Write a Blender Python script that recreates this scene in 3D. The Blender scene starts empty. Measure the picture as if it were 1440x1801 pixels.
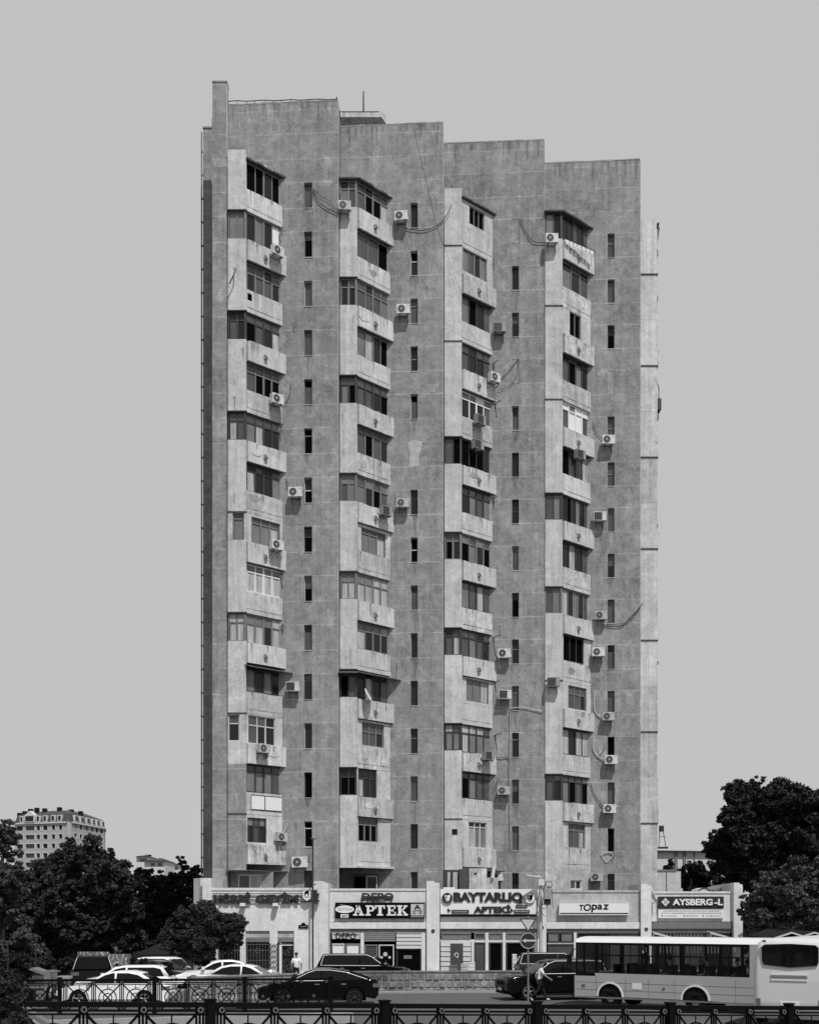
import bpy, bmesh, math, random
import numpy as np
from mathutils import Vector, Matrix
R = math.radians
rnd = random.Random(7)
scene = bpy.context.scene
COL = scene.collection

# ---------------------------------------------------------------- camera
FP, CX, HY, ZC = 2016.0, 720.0, 1618.0, 3.6        # focal length in photo pixels, centre column, horizon row, eye height
cam_d = bpy.data.cameras.new('camera'); cam = bpy.data.objects.new('camera', cam_d); COL.objects.link(cam)
cam.location = (0, 0, ZC); cam.rotation_euler = (R(90), 0, 0)
cam_d.sensor_fit = 'HORIZONTAL'; cam_d.sensor_width = 36.0; cam_d.lens = 36.0*FP/1440.0
cam_d.shift_y = (HY-900.5)/1440.0
cam_d.clip_start = 0.5; cam_d.clip_end = 3000
scene.camera = cam

# ---------------------------------------------------------------- sky and sun
SUN_DIR = Vector((-0.45, 1.0, -1.73)).normalized()   # the way the light travels
SUN_EL = math.asin(-SUN_DIR.z)
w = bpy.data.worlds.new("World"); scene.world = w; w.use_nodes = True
nt = w.node_tree; nt.nodes.clear()
out = nt.nodes.new('ShaderNodeOutputWorld'); bg = nt.nodes.new('ShaderNodeBackground')
sky = nt.nodes.new('ShaderNodeTexSky'); sky.sky_type = 'NISHITA'; sky.sun_disc = False
sky.sun_elevation = SUN_EL; sky.sun_rotation = R(180-24)
bw = nt.nodes.new('ShaderNodeRGBToBW')
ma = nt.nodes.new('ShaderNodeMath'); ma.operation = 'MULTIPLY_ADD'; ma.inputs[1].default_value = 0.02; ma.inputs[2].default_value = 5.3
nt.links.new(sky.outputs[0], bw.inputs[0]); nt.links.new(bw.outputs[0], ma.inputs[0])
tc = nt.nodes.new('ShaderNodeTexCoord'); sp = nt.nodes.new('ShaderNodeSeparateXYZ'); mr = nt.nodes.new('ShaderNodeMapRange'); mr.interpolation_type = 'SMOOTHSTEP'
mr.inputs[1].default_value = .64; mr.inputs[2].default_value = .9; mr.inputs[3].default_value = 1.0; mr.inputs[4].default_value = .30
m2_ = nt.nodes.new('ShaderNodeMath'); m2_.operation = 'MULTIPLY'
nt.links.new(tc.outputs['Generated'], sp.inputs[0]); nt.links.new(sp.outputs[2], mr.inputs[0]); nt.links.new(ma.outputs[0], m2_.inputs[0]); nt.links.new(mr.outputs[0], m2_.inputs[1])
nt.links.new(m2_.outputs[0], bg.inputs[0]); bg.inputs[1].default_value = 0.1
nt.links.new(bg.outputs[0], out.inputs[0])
sd = bpy.data.lights.new('sun', 'SUN'); sd.energy = 3.6; sd.angle = R(0.5); sd.color = (1, 1, 1)
so = bpy.data.objects.new('sun', sd); COL.objects.link(so)
so.rotation_euler = SUN_DIR.to_track_quat('-Z', 'Y').to_euler(); so.location = (30, -30, 80)
scene.view_settings.view_transform = 'Standard'; scene.view_settings.look = 'None'
scene.view_settings.exposure = 0; scene.view_settings.gamma = 1

def X(px, D): return (px-CX)*D/FP
def Z(py, D): return ZC + (HY-py)*D/FP

# ---------------------------------------------------------------- materials
MATS = {}
def newmat(name):
    m = bpy.data.materials.new(name); m.use_nodes = True; MATS[name] = m
    return m, m.node_tree, m.node_tree.nodes['Principled BSDF']
def setb(b, v, rough=0.8, spec=0.3, metal=0.0):
    b.inputs['Base Color'].default_value = (v, v, v, 1); b.inputs['Roughness'].default_value = rough
    b.inputs['Specular IOR Level'].default_value = spec; b.inputs['Metallic'].default_value = metal
class N:
    """tiny helper to write node maths"""
    def __init__(s, nt): s.nt = nt
    def n(s, t, **k):
        x = s.nt.nodes.new(t)
        for a, b in k.items(): setattr(x, a, b)
        return x
    def link(s, a, b): s.nt.links.new(a, b)
    def m(s, op, a, b=None, c=None, clamp=False):
        x = s.n('ShaderNodeMath', operation=op); x.use_clamp = clamp
        for i, v in enumerate((a, b, c)):
            if v is None: continue
            if isinstance(v, (int, float)): x.inputs[i].default_value = v
            else: s.link(v, x.inputs[i])
        return x.outputs[0]
    def pos(s): return s.n('ShaderNodeNewGeometry').outputs['Position']
    def noise(s, vec, scale, detail=4, rough=.55, sc=(1, 1, 1)):
        if sc != (1, 1, 1):
            mp = s.n('ShaderNodeMapping'); mp.inputs['Scale'].default_value = sc; s.link(vec, mp.inputs[0]); vec = mp.outputs[0]
        x = s.n('ShaderNodeTexNoise'); x.inputs['Scale'].default_value = scale; x.inputs['Detail'].default_value = detail
        x.inputs['Roughness'].default_value = rough; s.link(vec, x.inputs['Vector']); return x.outputs['Fac']
def simple(name, v, rough=.8, spec=.3, metal=0, var=0.0, scale=3.0, bump=0.0):
    m, t, b = newmat(name); setb(b, v, rough, spec, metal)
    if var or bump:
        h = N(t); f = h.noise(h.pos(), scale, 5)
        if var:
            g = h.m('MULTIPLY_ADD', f, 2*var*v, v*(1-var)); h.link(g, b.inputs['Base Color'])
        if bump:
            bp = h.n('ShaderNodeBump'); bp.inputs['Strength'].default_value = bump; bp.inputs['Distance'].default_value = .02
            h.link(h.noise(h.pos(), scale*6, 4), bp.inputs['Height']); h.link(bp.outputs[0], b.inputs['Normal'])
    return m
def plaster(name, base, joints=False, blotch=.34, streak=.2, dirt=.0, panelvar=.0):
    m, t, b = newmat(name); setb(b, base, .92, .15); h = N(t); p = h.pos()
    seam = h.noise(p, 2.3, 6, .7, (1, 1, .35))
    big = h.noise(p, .35, 6, .6); mid = h.noise(p, 1.7, 6, .65); fine = h.noise(p, 6, 6, .75)
    st = h.noise(p, 1.0, 6, .65, (4.2, 4.2, .16))
    v = h.m('MULTIPLY_ADD', h.m('SUBTRACT', big, .5), blotch*1.5, 1.0)
    v = h.m('ADD', v, h.m('MULTIPLY', h.m('SUBTRACT', mid, .5), blotch*2.2))
    v = h.m('ADD', v, h.m('MULTIPLY', h.m('SUBTRACT', fine, .5), blotch*2.2))
    v = h.m('ADD', v, h.m('MULTIPLY', h.m('SUBTRACT', st, .5), streak*2.4))
    # pale efflorescence patches with edges of their own
    ef = h.noise(p, .9, 8, .78, (1, 1, .75)); e2 = h.m('MULTIPLY', h.m('MULTIPLY', h.m('SUBTRACT', ef, .53, clamp=True), h.m('MULTIPLY_ADD', seam, 3.0, -.6, clamp=True)), 7.0*blotch)
    v = h.m('ADD', v, e2)
    if dirt:
        d = h.noise(p, 1.1, 7, .7, (1.6, 1.6, .5)); d2 = h.m('MULTIPLY', h.m('SUBTRACT', d, .57, clamp=True), -dirt*4)
        v = h.m('ADD', v, d2)
    if joints:
        sep = h.n('ShaderNodeSeparateXYZ'); h.link(p, sep.inputs[0]); z = sep.outputs[2]
        wob = h.m('MULTIPLY', h.m('SUBTRACT', h.noise(p, .5, 3), .5), .12)
        zz = h.m('ADD', z, wob)
        line = None
        for off in (0.6, 2.04):         # 48.6-3k and 47.04-3k
            q = h.m('FLOORED_MODULO', h.m('SUBTRACT', zz, off-.03+30), 3.0)
            l = h.m('LESS_THAN', q, .06)
            line = l if line is None else h.m('MAXIMUM', line, l)
        vis = h.m('MULTIPLY_ADD', h.noise(p, 1.3, 4), 2.2, -.75, clamp=True)
        v = h.m('ADD', v, h.m('MULTIPLY', h.m('MULTIPLY', line, vis), .8))
        # every cast panel its own faint tone
        cz = h.m('FLOOR', h.m('DIVIDE', h.m('SUBTRACT', z, .6), 1.5)); cx = h.m('FLOOR', h.m('DIVIDE', sep.outputs[0], 3.3))
        cb = h.n('ShaderNodeCombineXYZ'); h.link(cz, cb.inputs[0]); h.link(cx, cb.inputs[1])
        wn = h.n('ShaderNodeTexWhiteNoise'); h.link(cb.outputs[0], wn.inputs['Vector'])
        v = h.m('ADD', v, h.m('MULTIPLY', h.m('SUBTRACT', wn.outputs['Value'], .5), panelvar))
    g = h.m('MULTIPLY', v, base); g = h.m('MAXIMUM', g, .02); h.link(g, b.inputs['Base Color'])
    bp = h.n('ShaderNodeBump'); bp.inputs['Strength'].default_value = .6; bp.inputs['Distance'].default_value = .05
    h.link(h.m('ADD', mid, h.m('MULTIPLY', fine, .6)), bp.inputs['Height']); h.link(bp.outputs[0], b.inputs['Normal'])
    return m
M_wall = plaster('grey_cement_wall', .252, joints=True, blotch=.5, streak=.3, dirt=.25, panelvar=.14)
M_wall2 = plaster('patched_cement', .27, blotch=.6, streak=.4)
M_wstain = plaster('stained_cement', .185, joints=True, blotch=.5, streak=.4, dirt=.2, panelvar=.1); M_wpale = plaster('bleached_cement', .30, joints=True, blotch=.5, streak=.4, panelvar=.1)
M_ret = plaster('pale_plaster_lit_corner', .42, blotch=.4)
M_bal = plaster('pale_plaster', .49, blotch=.32, streak=.35, dirt=.35)
M_bal2 = plaster('pale_plaster_worn', .47, blotch=.6, streak=.6, dirt=1.2)
M_drip = plaster('drip_stain', .29, blotch=.5, streak=.5)
M_bal3 = plaster('grey_plaster', .43, blotch=.4, streak=.5, dirt=.5); M_bal4 = plaster('white_plaster', .54, blotch=.3, streak=.45, dirt=.6)
M_shop = plaster('shop_plaster', .66, blotch=.2, streak=.18, dirt=.3)
M_shop2 = plaster('shop_plaster_grey', .42, blotch=.35, streak=.25, dirt=.4)
M_block = plaster('stone_block', .2, blotch=.9, streak=.0, dirt=.6)
M_mortar = plaster('mortar', .26, blotch=.3)
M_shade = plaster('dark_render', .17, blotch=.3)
M_asph = simple('asphalt', .10, .92, .15, var=.22, scale=.9, bump=.3)
M_pave = simple('paving', .22, .9, .2, var=.2, scale=1.5, bump=.2)
M_kerb = simple('kerb_stone', .3, .9, .2, var=.2, scale=3)
M_soil = simple('dry_ground', .06, .95, .1, var=.4, scale=.3)
M_hill = simple('scrub', .03, .95, .1, var=.6, scale=.2)
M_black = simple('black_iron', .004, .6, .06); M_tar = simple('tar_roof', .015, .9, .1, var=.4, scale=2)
M_rose = simple('worn_iron', .13, .5, .4, .2, var=.3, scale=20)
M_white = simple('white_frame', .72, .5, .4)
M_lgrey = simple('light_metal', .5, .5, .4, var=.08, scale=4)
M_mgrey = simple('mid_frame', .17, .55, .35, var=.2, scale=3)
M_dgrey = simple('dark_frame', .042, .5, .35, var=.3, scale=3)
M_brown = simple('brown_frame', .09, .5, .35, var=.3, scale=3)
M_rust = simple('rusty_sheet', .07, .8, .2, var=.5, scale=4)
M_roofd = simple('roof_felt', .07, .9, .2, var=.4, scale=2, bump=.4)
M_rub = simple('rubber', .01, .8, .1)
M_rim = simple('wheel_alloy', .45, .3, .5, .7)
M_pw = simple('white_paint', .88, .25, .5); M_pb = simple('black_paint', .004, .1, .22); M_pg = simple('grey_paint', .035, .15, .4)
for _m in (M_pw, M_pg):
    _m.node_tree.nodes['Principled BSDF'].inputs['Coat Weight'].default_value = .4
    _m.node_tree.nodes['Principled BSDF'].inputs['Coat Roughness'].default_value = .06
M_glass = simple('dark_glass', .018, .08, .3); M_glass2 = simple('grey_glass', .075, .12, .5, var=.5, scale=1.2)
M_glass3 = simple('milky_glass', .17, .2, .4, var=.5, scale=1.0); M_open = simple('dark_room', .003, .9, .03)
M_cglass = simple('car_glass', .006, .03, .22)
M_lamp = simple('lamp_glass', .6, .1, .6); M_tail = simple('tail_light', .12, .15, .6)
M_ac = simple('ac_casing', .62, .5, .3, var=.12, scale=3); M_acy = simple('ac_aged', .44, .6, .3, var=.35, scale=5); M_acd = simple('ac_fan', .035, .6, .3); M_acd2 = simple('ac_dirty', .28, .6, .3, var=.3, scale=6)
M_cable = simple('cable_rubber', .03, .7, .3); M_skin = simple('skin', .25, .6, .3); M_hair = simple('hair', .012, .7, .3)
M_shirt = simple('white_cotton', .72, .9, .1, var=.08, scale=9); M_jean = simple('dark_denim', .02, .9, .1); M_shoe = simple('trainers', .6, .7, .2)
M_busw = simple('bus_white', .38, .35, .4, var=.08, scale=1.5); M_busw2 = simple('bus_rear_white', .6, .35, .4, var=.06, scale=1.5); M_busr = simple('bus_roof', .74, .3, .5)  # side shading is put into the darker side white, roof white stays bright
M_signb = simple('sign_black', .005, .5, .08); M_signw = simple('sign_white', .75, .5, .3); M_signd = simple('sign_dark', .032, .5, .15); M_signm = simple('sign_mid', .2, .5, .3)
M_red = simple('letter_dark', .032, .5, .15); M_bark = simple('bark', .035, .9, .1, var=.4, scale=5)
def curtain():
    m, t, b = newmat('curtain'); setb(b, .4, .9, .1); h = N(t)
    f = h.noise(h.pos(), 5, 4, .6, (1.6, 1.6, .12)); g = h.m('MULTIPLY_ADD', f, .75, .02); h.link(g, b.inputs['Base Color']); return m
M_curt = curtain()
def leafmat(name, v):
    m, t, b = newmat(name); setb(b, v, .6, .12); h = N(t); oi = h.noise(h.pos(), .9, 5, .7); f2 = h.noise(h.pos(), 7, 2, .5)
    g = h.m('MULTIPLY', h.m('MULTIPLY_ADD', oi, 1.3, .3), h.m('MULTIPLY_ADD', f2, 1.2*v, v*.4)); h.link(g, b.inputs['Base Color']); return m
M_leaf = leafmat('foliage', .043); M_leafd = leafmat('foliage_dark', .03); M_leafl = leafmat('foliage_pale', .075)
def tint_glass():
    m = bpy.data.materials.new('tinted_window'); m.use_nodes = True; t = m.node_tree; t.nodes.clear()
    o = t.nodes.new('ShaderNodeOutputMaterial'); a = t.nodes.new('ShaderNodeBsdfTransparent'); a.inputs[0].default_value = (.86, .86, .86, 1)
    g = t.nodes.new('ShaderNodeBsdfGlossy'); g.inputs['Roughness'].default_value = .03; x = t.nodes.new('ShaderNodeMixShader'); x.inputs[0].default_value = .02
    t.links.new(a.outputs[0], x.inputs[1]); t.links.new(g.outputs[0], x.inputs[2]); t.links.new(x.outputs[0], o.inputs[0]); return m
M_tint = tint_glass()

# ---------------------------------------------------------------- object helpers
WL = {}     # world location of every unrotated thing
def thing(name, label, cat, loc=(0, 0, 0), rz=0, group=None, kind=None):
    o = bpy.data.objects.new(name, None); COL.objects.link(o); o.empty_display_size = .3
    o.location = loc; o.rotation_euler = (0, 0, rz); WL[o.name] = Vector(loc)
    tag(o, label, cat, group, kind); return o
def tag(o, label=None, cat=None, group=None, kind=None):
    if label and not 4 <= len(label.split()) <= 16: print('LABEL', len(label.split()), label)
    if label: o['label'] = label
    if cat: o['category'] = cat
    if group: o['group'] = group
    if kind: o['kind'] = kind
    return o
class F:
    """upright plane: u along, v outwards (towards the street), w up"""
    def __init__(s, x, y, yaw=0.0):
        s.o = Vector((x, y, 0)); s.U = Vector((math.cos(yaw), math.sin(yaw), 0)); s.Nn = Vector((math.sin(yaw), -math.cos(yaw), 0)); s.yaw = yaw
    def p(s, u, v, w): return s.o + s.U*u + s.Nn*v + Vector((0, 0, w))
class MB:
    def __init__(s): s.v = []; s.f = []; s.mi = []; s.mats = []
    def mat(s, m):
        if m not in s.mats: s.mats.append(m)
        return s.mats.index(m)
    def face(s, pts, m):
        i = len(s.v); s.v += [tuple(p) for p in pts]; s.f.append(tuple(range(i, i+len(pts)))); s.mi.append(s.mat(m))
    def hexa(s, P, m):
        i = len(s.v); s.v += [tuple(p) for p in P]; k = s.mat(m)
        for q in ((0, 3, 2, 1), (4, 5, 6, 7), (0, 1, 5, 4), (1, 2, 6, 5), (2, 3, 7, 6), (3, 0, 4, 7)):
            s.f.append(tuple(i+a for a in q)); s.mi.append(k)
    def box(s, x0, x1, y0, y1, z0, z1, m):
        s.hexa([(x0, y0, z0), (x1, y0, z0), (x1, y1, z0), (x0, y1, z0), (x0, y0, z1), (x1, y0, z1), (x1, y1, z1), (x0, y1, z1)], m)
    def fbox(s, f, u0, u1, v0, v1, w0, w1, m):
        s.hexa([f.p(u0, v1, w0), f.p(u1, v1, w0), f.p(u1, v0, w0), f.p(u0, v0, w0), f.p(u0, v1, w1), f.p(u1, v1, w1), f.p(u1, v0, w1), f.p(u0, v0, w1)], m)
    def prism(s, poly, z0, z1, m):       # poly of (x, y), counter-clockwise
        n = len(poly); i = len(s.v); s.v += [(p[0], p[1], z0) for p in poly] + [(p[0], p[1], z1) for p in poly]; k = s.mat(m)
        s.f.append(tuple(i+a for a in reversed(range(n)))); s.mi.append(k); s.f.append(tuple(i+n+a for a in range(n))); s.mi.append(k)
        for a in range(n):
            b = (a+1) % n; s.f.append((i+a, i+b, i+n+b, i+n+a)); s.mi.append(k)
    def jbox(s, f, u0, u1, v0, v1, w0, w1, m, j=.022):
        # slab whose outer edges are worn: split along u with uneven arrises
        n = max(2, int((u1-u0)/.28)); q = lambda: rnd.uniform(-j, j)*.6; c = rnd.random
        T_ = [(w1+q()-(j*1.6 if c() < .12 else 0), v1+q()*.7) for _ in range(n+1)]; B_ = [(w0+q()*.5, v1+q()*.7) for _ in range(n+1)]
        for a in range(n):
            ua = u0+(u1-u0)*a/n; ub = u0+(u1-u0)*(a+1)/n; (ta, va), (tb, vb) = T_[a], T_[a+1]; (ba, wa), (bb_, wb) = B_[a], B_[a+1]
            s.face([f.p(ua, wa, ba), f.p(ub, wb, bb_), f.p(ub, vb, tb), f.p(ua, va, ta)], m); s.face([f.p(ua, va, ta), f.p(ub, vb, tb), f.p(ub, v0, w1), f.p(ua, v0, w1)], m)
            s.face([f.p(ub, wb, bb_), f.p(ua, wa, ba), f.p(ua, v0, w0), f.p(ub, v0, w0)], m); s.face([f.p(ub, v0, w0), f.p(ua, v0, w0), f.p(ua, v0, w1), f.p(ub, v0, w1)], m)
            if a == 0: s.face([f.p(ua, v0, w0), f.p(ua, wa, ba), f.p(ua, va, ta), f.p(ua, v0, w1)], m)
            if a == n-1: s.face([f.p(ub, wb, bb_), f.p(ub, v0, w0), f.p(ub, v0, w1), f.p(ub, vb, tb)], m)
    def fpoly(s, f, pts, v0, v1, m):     # pts of (u, w) on plane f, thickness v0..v1
        n = len(pts); i = len(s.v); s.v += [tuple(f.p(a, v0, b)) for a, b in pts] + [tuple(f.p(a, v1, b)) for a, b in pts]; k = s.mat(m)
        s.f.append(tuple(i+a for a in reversed(range(n)))); s.mi.append(k); s.f.append(tuple(i+n+a for a in range(n))); s.mi.append(k)
        for a in range(n):
            b = (a+1) % n; s.f.append((i+a, i+b, i+n+b, i+n+a)); s.mi.append(k)
    def fdisc(s, f, u, w, r, v0, v1, m, n=20, ry=None):
        ry = ry or r; s.fpoly(f, [(u+r*math.cos(2*math.pi*a/n), w+ry*math.sin(2*math.pi*a/n)) for a in range(n)], v0, v1, m)
    def fring(s, f, u, w, r0, r1, v0, v1, m, n=28, a0=0, a1=2*math.pi):
        for a in range(n):
            t0 = a0+(a1-a0)*a/n; t1 = a0+(a1-a0)*(a+1)/n
            P = [(u+r1*math.cos(t0), w+r1*math.sin(t0)), (u+r1*math.cos(t1), w+r1*math.sin(t1)), (u+r0*math.cos(t1), w+r0*math.sin(t1)), (u+r0*math.cos(t0), w+r0*math.sin(t0))]
            s.hexa([f.p(c, v0, d) for c, d in P]+[f.p(c, v1, d) for c, d in P], m)
    def bar(s, a, b, r, m, n=6, r2=None):
        a = Vector(a); b = Vector(b); d = (b-a)
        if d.length < 1e-6: return
        d.normalize(); up = Vector((0, 0, 1)) if abs(d.z) < .95 else Vector((1, 0, 0)); e = d.cross(up).normalized(); g = d.cross(e); r2 = r if r2 is None else r2
        i = len(s.v); k = s.mat(m)
        for c, rr in ((a, r), (b, r2)):
            for j in range(n):
                t = 2*math.pi*j/n; s.v.append(tuple(c+e*rr*math.cos(t)+g*rr*math.sin(t)))
        for j in range(n):
            q = (j+1) % n; s.f.append((i+j, i+q, i+n+q, i+n+j)); s.mi.append(k)
        s.f.append(tuple(i+j for j in reversed(range(n)))); s.mi.append(k); s.f.append(tuple(i+n+j for j in range(n))); s.mi.append(k)
    def tube(s, pts, r, m, n=5):
        for a, b in zip(pts, pts[1:]): s.bar(a, b, r, m, n)
    def wall(s, f, u0, u1, w0, w1, ops, t, m, mr=None):
        """slab with openings: front at v=0, back at v=-t"""
        mr = mr or m
        us = sorted(set([u0, u1]+[a for o in ops for a in o[:2]])); ws = sorted(set([w0, w1]+[a for o in ops for a in o[2:4]]))
        for a, b in zip(us, us[1:]):
            for c, d in zip(ws, ws[1:]):
                mu, mw = (a+b)/2, (c+d)/2
                if any(o[0] < mu < o[1] and o[2] < mw < o[3] for o in ops): continue
                s.face([f.p(a, 0, c), f.p(b, 0, c), f.p(b, 0, d), f.p(a, 0, d)], m)
                s.face([f.p(b, -t, c), f.p(a, -t, c), f.p(a, -t, d), f.p(b, -t, d)], m)
        for a, b, c, d in [o[:4] for o in ops]:
            s.face([f.p(a, 0, c), f.p(a, 0, d), f.p(a, -t, d), f.p(a, -t, c)], mr); s.face([f.p(b, 0, d), f.p(b, 0, c), f.p(b, -t, c), f.p(b, -t, d)], mr)
            s.face([f.p(b, 0, c), f.p(a, 0, c), f.p(a, -t, c), f.p(b, -t, c)], mr); s.face([f.p(a, 0, d), f.p(b, 0, d), f.p(b, -t, d), f.p(a, -t, d)], mr)
        s.face([f.p(u0, 0, w1), f.p(u1, 0, w1), f.p(u1, -t, w1), f.p(u0, -t, w1)], m)
        s.face([f.p(u1, 0, w0), f.p(u0, 0, w0), f.p(u0, -t, w0), f.p(u1, -t, w0)], m)
        s.face([f.p(u0, 0, w0), f.p(u0, 0, w1), f.p(u0, -t, w1), f.p(u0, -t, w0)], m)
        s.face([f.p(u1, 0, w1), f.p(u1, 0, w0), f.p(u1, -t, w0), f.p(u1, -t, w1)], m)
    def build(s, name, parent=None, local=False, smooth=False, fix=False):
        me = bpy.data.meshes.new(name); off = Vector((0, 0, 0))
        if parent and not local:
            q = parent
            while q: off += WL.get(q.name, Vector((0, 0, 0))); q = q.parent
        me.from_pydata([(a-off.x, b-off.y, c-off.z) for a, b, c in s.v], [], s.f)
        for m in s.mats: me.materials.append(m)
        me.polygons.foreach_set('material_index', s.mi)
        if fix:
            b = bmesh.new(); b.from_mesh(me); bmesh.ops.remove_doubles(b, verts=b.verts, dist=1e-5); bmesh.ops.recalc_face_normals(b, faces=b.faces); b.to_mesh(me); b.free()
        if smooth: me.polygons.foreach_set('use_smooth', [True]*len(me.polygons))
        me.update()
        o = bpy.data.objects.new(name, me); COL.objects.link(o)
        if parent: o.parent = parent
        return o
def copy_tree(o, parent=None):
    c = o.copy(); COL.objects.link(c); c.parent = parent
    for ch in list(o.children): copy_tree(ch, c)
    return c
_txt = {}
def text_poly(s, offset=0.0, shear=0.0, ext=1.0):
    k = (s, offset, shear)
    if k in _txt: return _txt[k]
    cu = bpy.data.curves.new('t', 'FONT'); cu.body = s; cu.size = 1; cu.offset = offset; cu.shear = shear; cu.extrude = .5; cu.resolution_u = 3
    cu.align_x = 'LEFT'; o = bpy.data.objects.new('t', cu); COL.objects.link(o)
    dg = bpy.context.evaluated_depsgraph_get(); dg.update(); me = bpy.data.meshes.new_from_object(o.evaluated_get(dg))
    v = [tuple(a.co) for a in me.vertices]; f = [tuple(p.vertices) for p in me.polygons]
    bpy.data.objects.remove(o); bpy.data.curves.remove(cu); bpy.data.meshes.remove(me)
    _txt[k] = (v, f); return v, f
def lettering(mb, f, s, u0, u1, w0, w1, v0, v1, m, offset=0.0, shear=0.0):
    v, fc = text_poly(s, offset, shear); xs = [a[0] for a in v]; ys = [a[1] for a in v]
    x0, x1, y0, y1 = min(xs), max(xs), min(ys), max(ys); i = len(mb.v); k = mb.mat(m)
    for a in v:
        mb.v.append(tuple(f.p(u0+(a[0]-x0)/(x1-x0)*(u1-u0), v0+(a[2]+.5)*(v1-v0), w0+(a[1]-y0)/(y1-y0)*(w1-w0))))
    for q in fc: mb.f.append(tuple(i+a for a in q)); mb.mi.append(k)
ORD = ['first', 'second', 'third', 'fourth', 'fifth', 'sixth', 'seventh', 'eighth', 'ninth', 'tenth', 'eleventh', 'twelfth', 'thirteenth', 'fourteenth', 'fifteenth']

# ================================================================ GROUND
mb = MB(); mb.box(-900, 900, -60, 1500, -1.0, 0.0, M_soil); tag(mb.build('ground'), kind='structure')
mb = MB()
mb.face([(-120, 24, .004), (160, 24, .004), (160, 70, .004), (-120, 57, .004)], M_asph); tag(mb.build('road'), kind='structure')
mb = MB(); mb.box(-18, 30, 57.6, 72, .0, .02, M_pave); tag(mb.build('pavement'), kind='structure')
mb = MB()     # raised footway the photographer's fence stands on
mb.hexa([(-30, 2, -.5), (40, 2, -.5), (40, 30, -.5), (-30, 12.5, -.5), (-30, 2, 1.2), (40, 2, .3), (40, 30, .1), (-30, 12.5, 1.2)], M_pave)
tag(mb.build('footway'), kind='structure')
mb = MB()     # median kerb under the second fence
fm = F(X(105, 37)-14, 37-14*.33, math.atan2(.313, .95))
mb.fbox(fm, 0, 24.5, -.25, .25, 0, .36, M_kerb); tag(mb.build('median'), kind='structure')
def hill(name, cx, cy, rx, ry, h, m):
    mb = MB(); n = 28; k = 8; g = [[None]*n for _ in range(k+1)]
    for j in range(k+1):
        t = j/k
        for a in range(n):
            th = 2*math.pi*a/n; z = h*(math.cos(t*math.pi)*.5+.5)*(1+.12*math.sin(3*th+t*4)); g[j][a] = (cx+rx*t*math.cos(th), cy+ry*t*math.sin(th), z-.3)
    for j in range(k):
        for a in range(n):
            b = (a+1) % n; mb.face([g[j][a], g[j+1][a], g[j+1][b], g[j][b]], m)
    tag(mb.build(name, smooth=True, fix=True), kind='structure')
hill('hill', -125, 372, 150, 130, 19, M_hill)
hill('hill', 90, 250, 90, 90, 6, M_hill)

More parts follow.
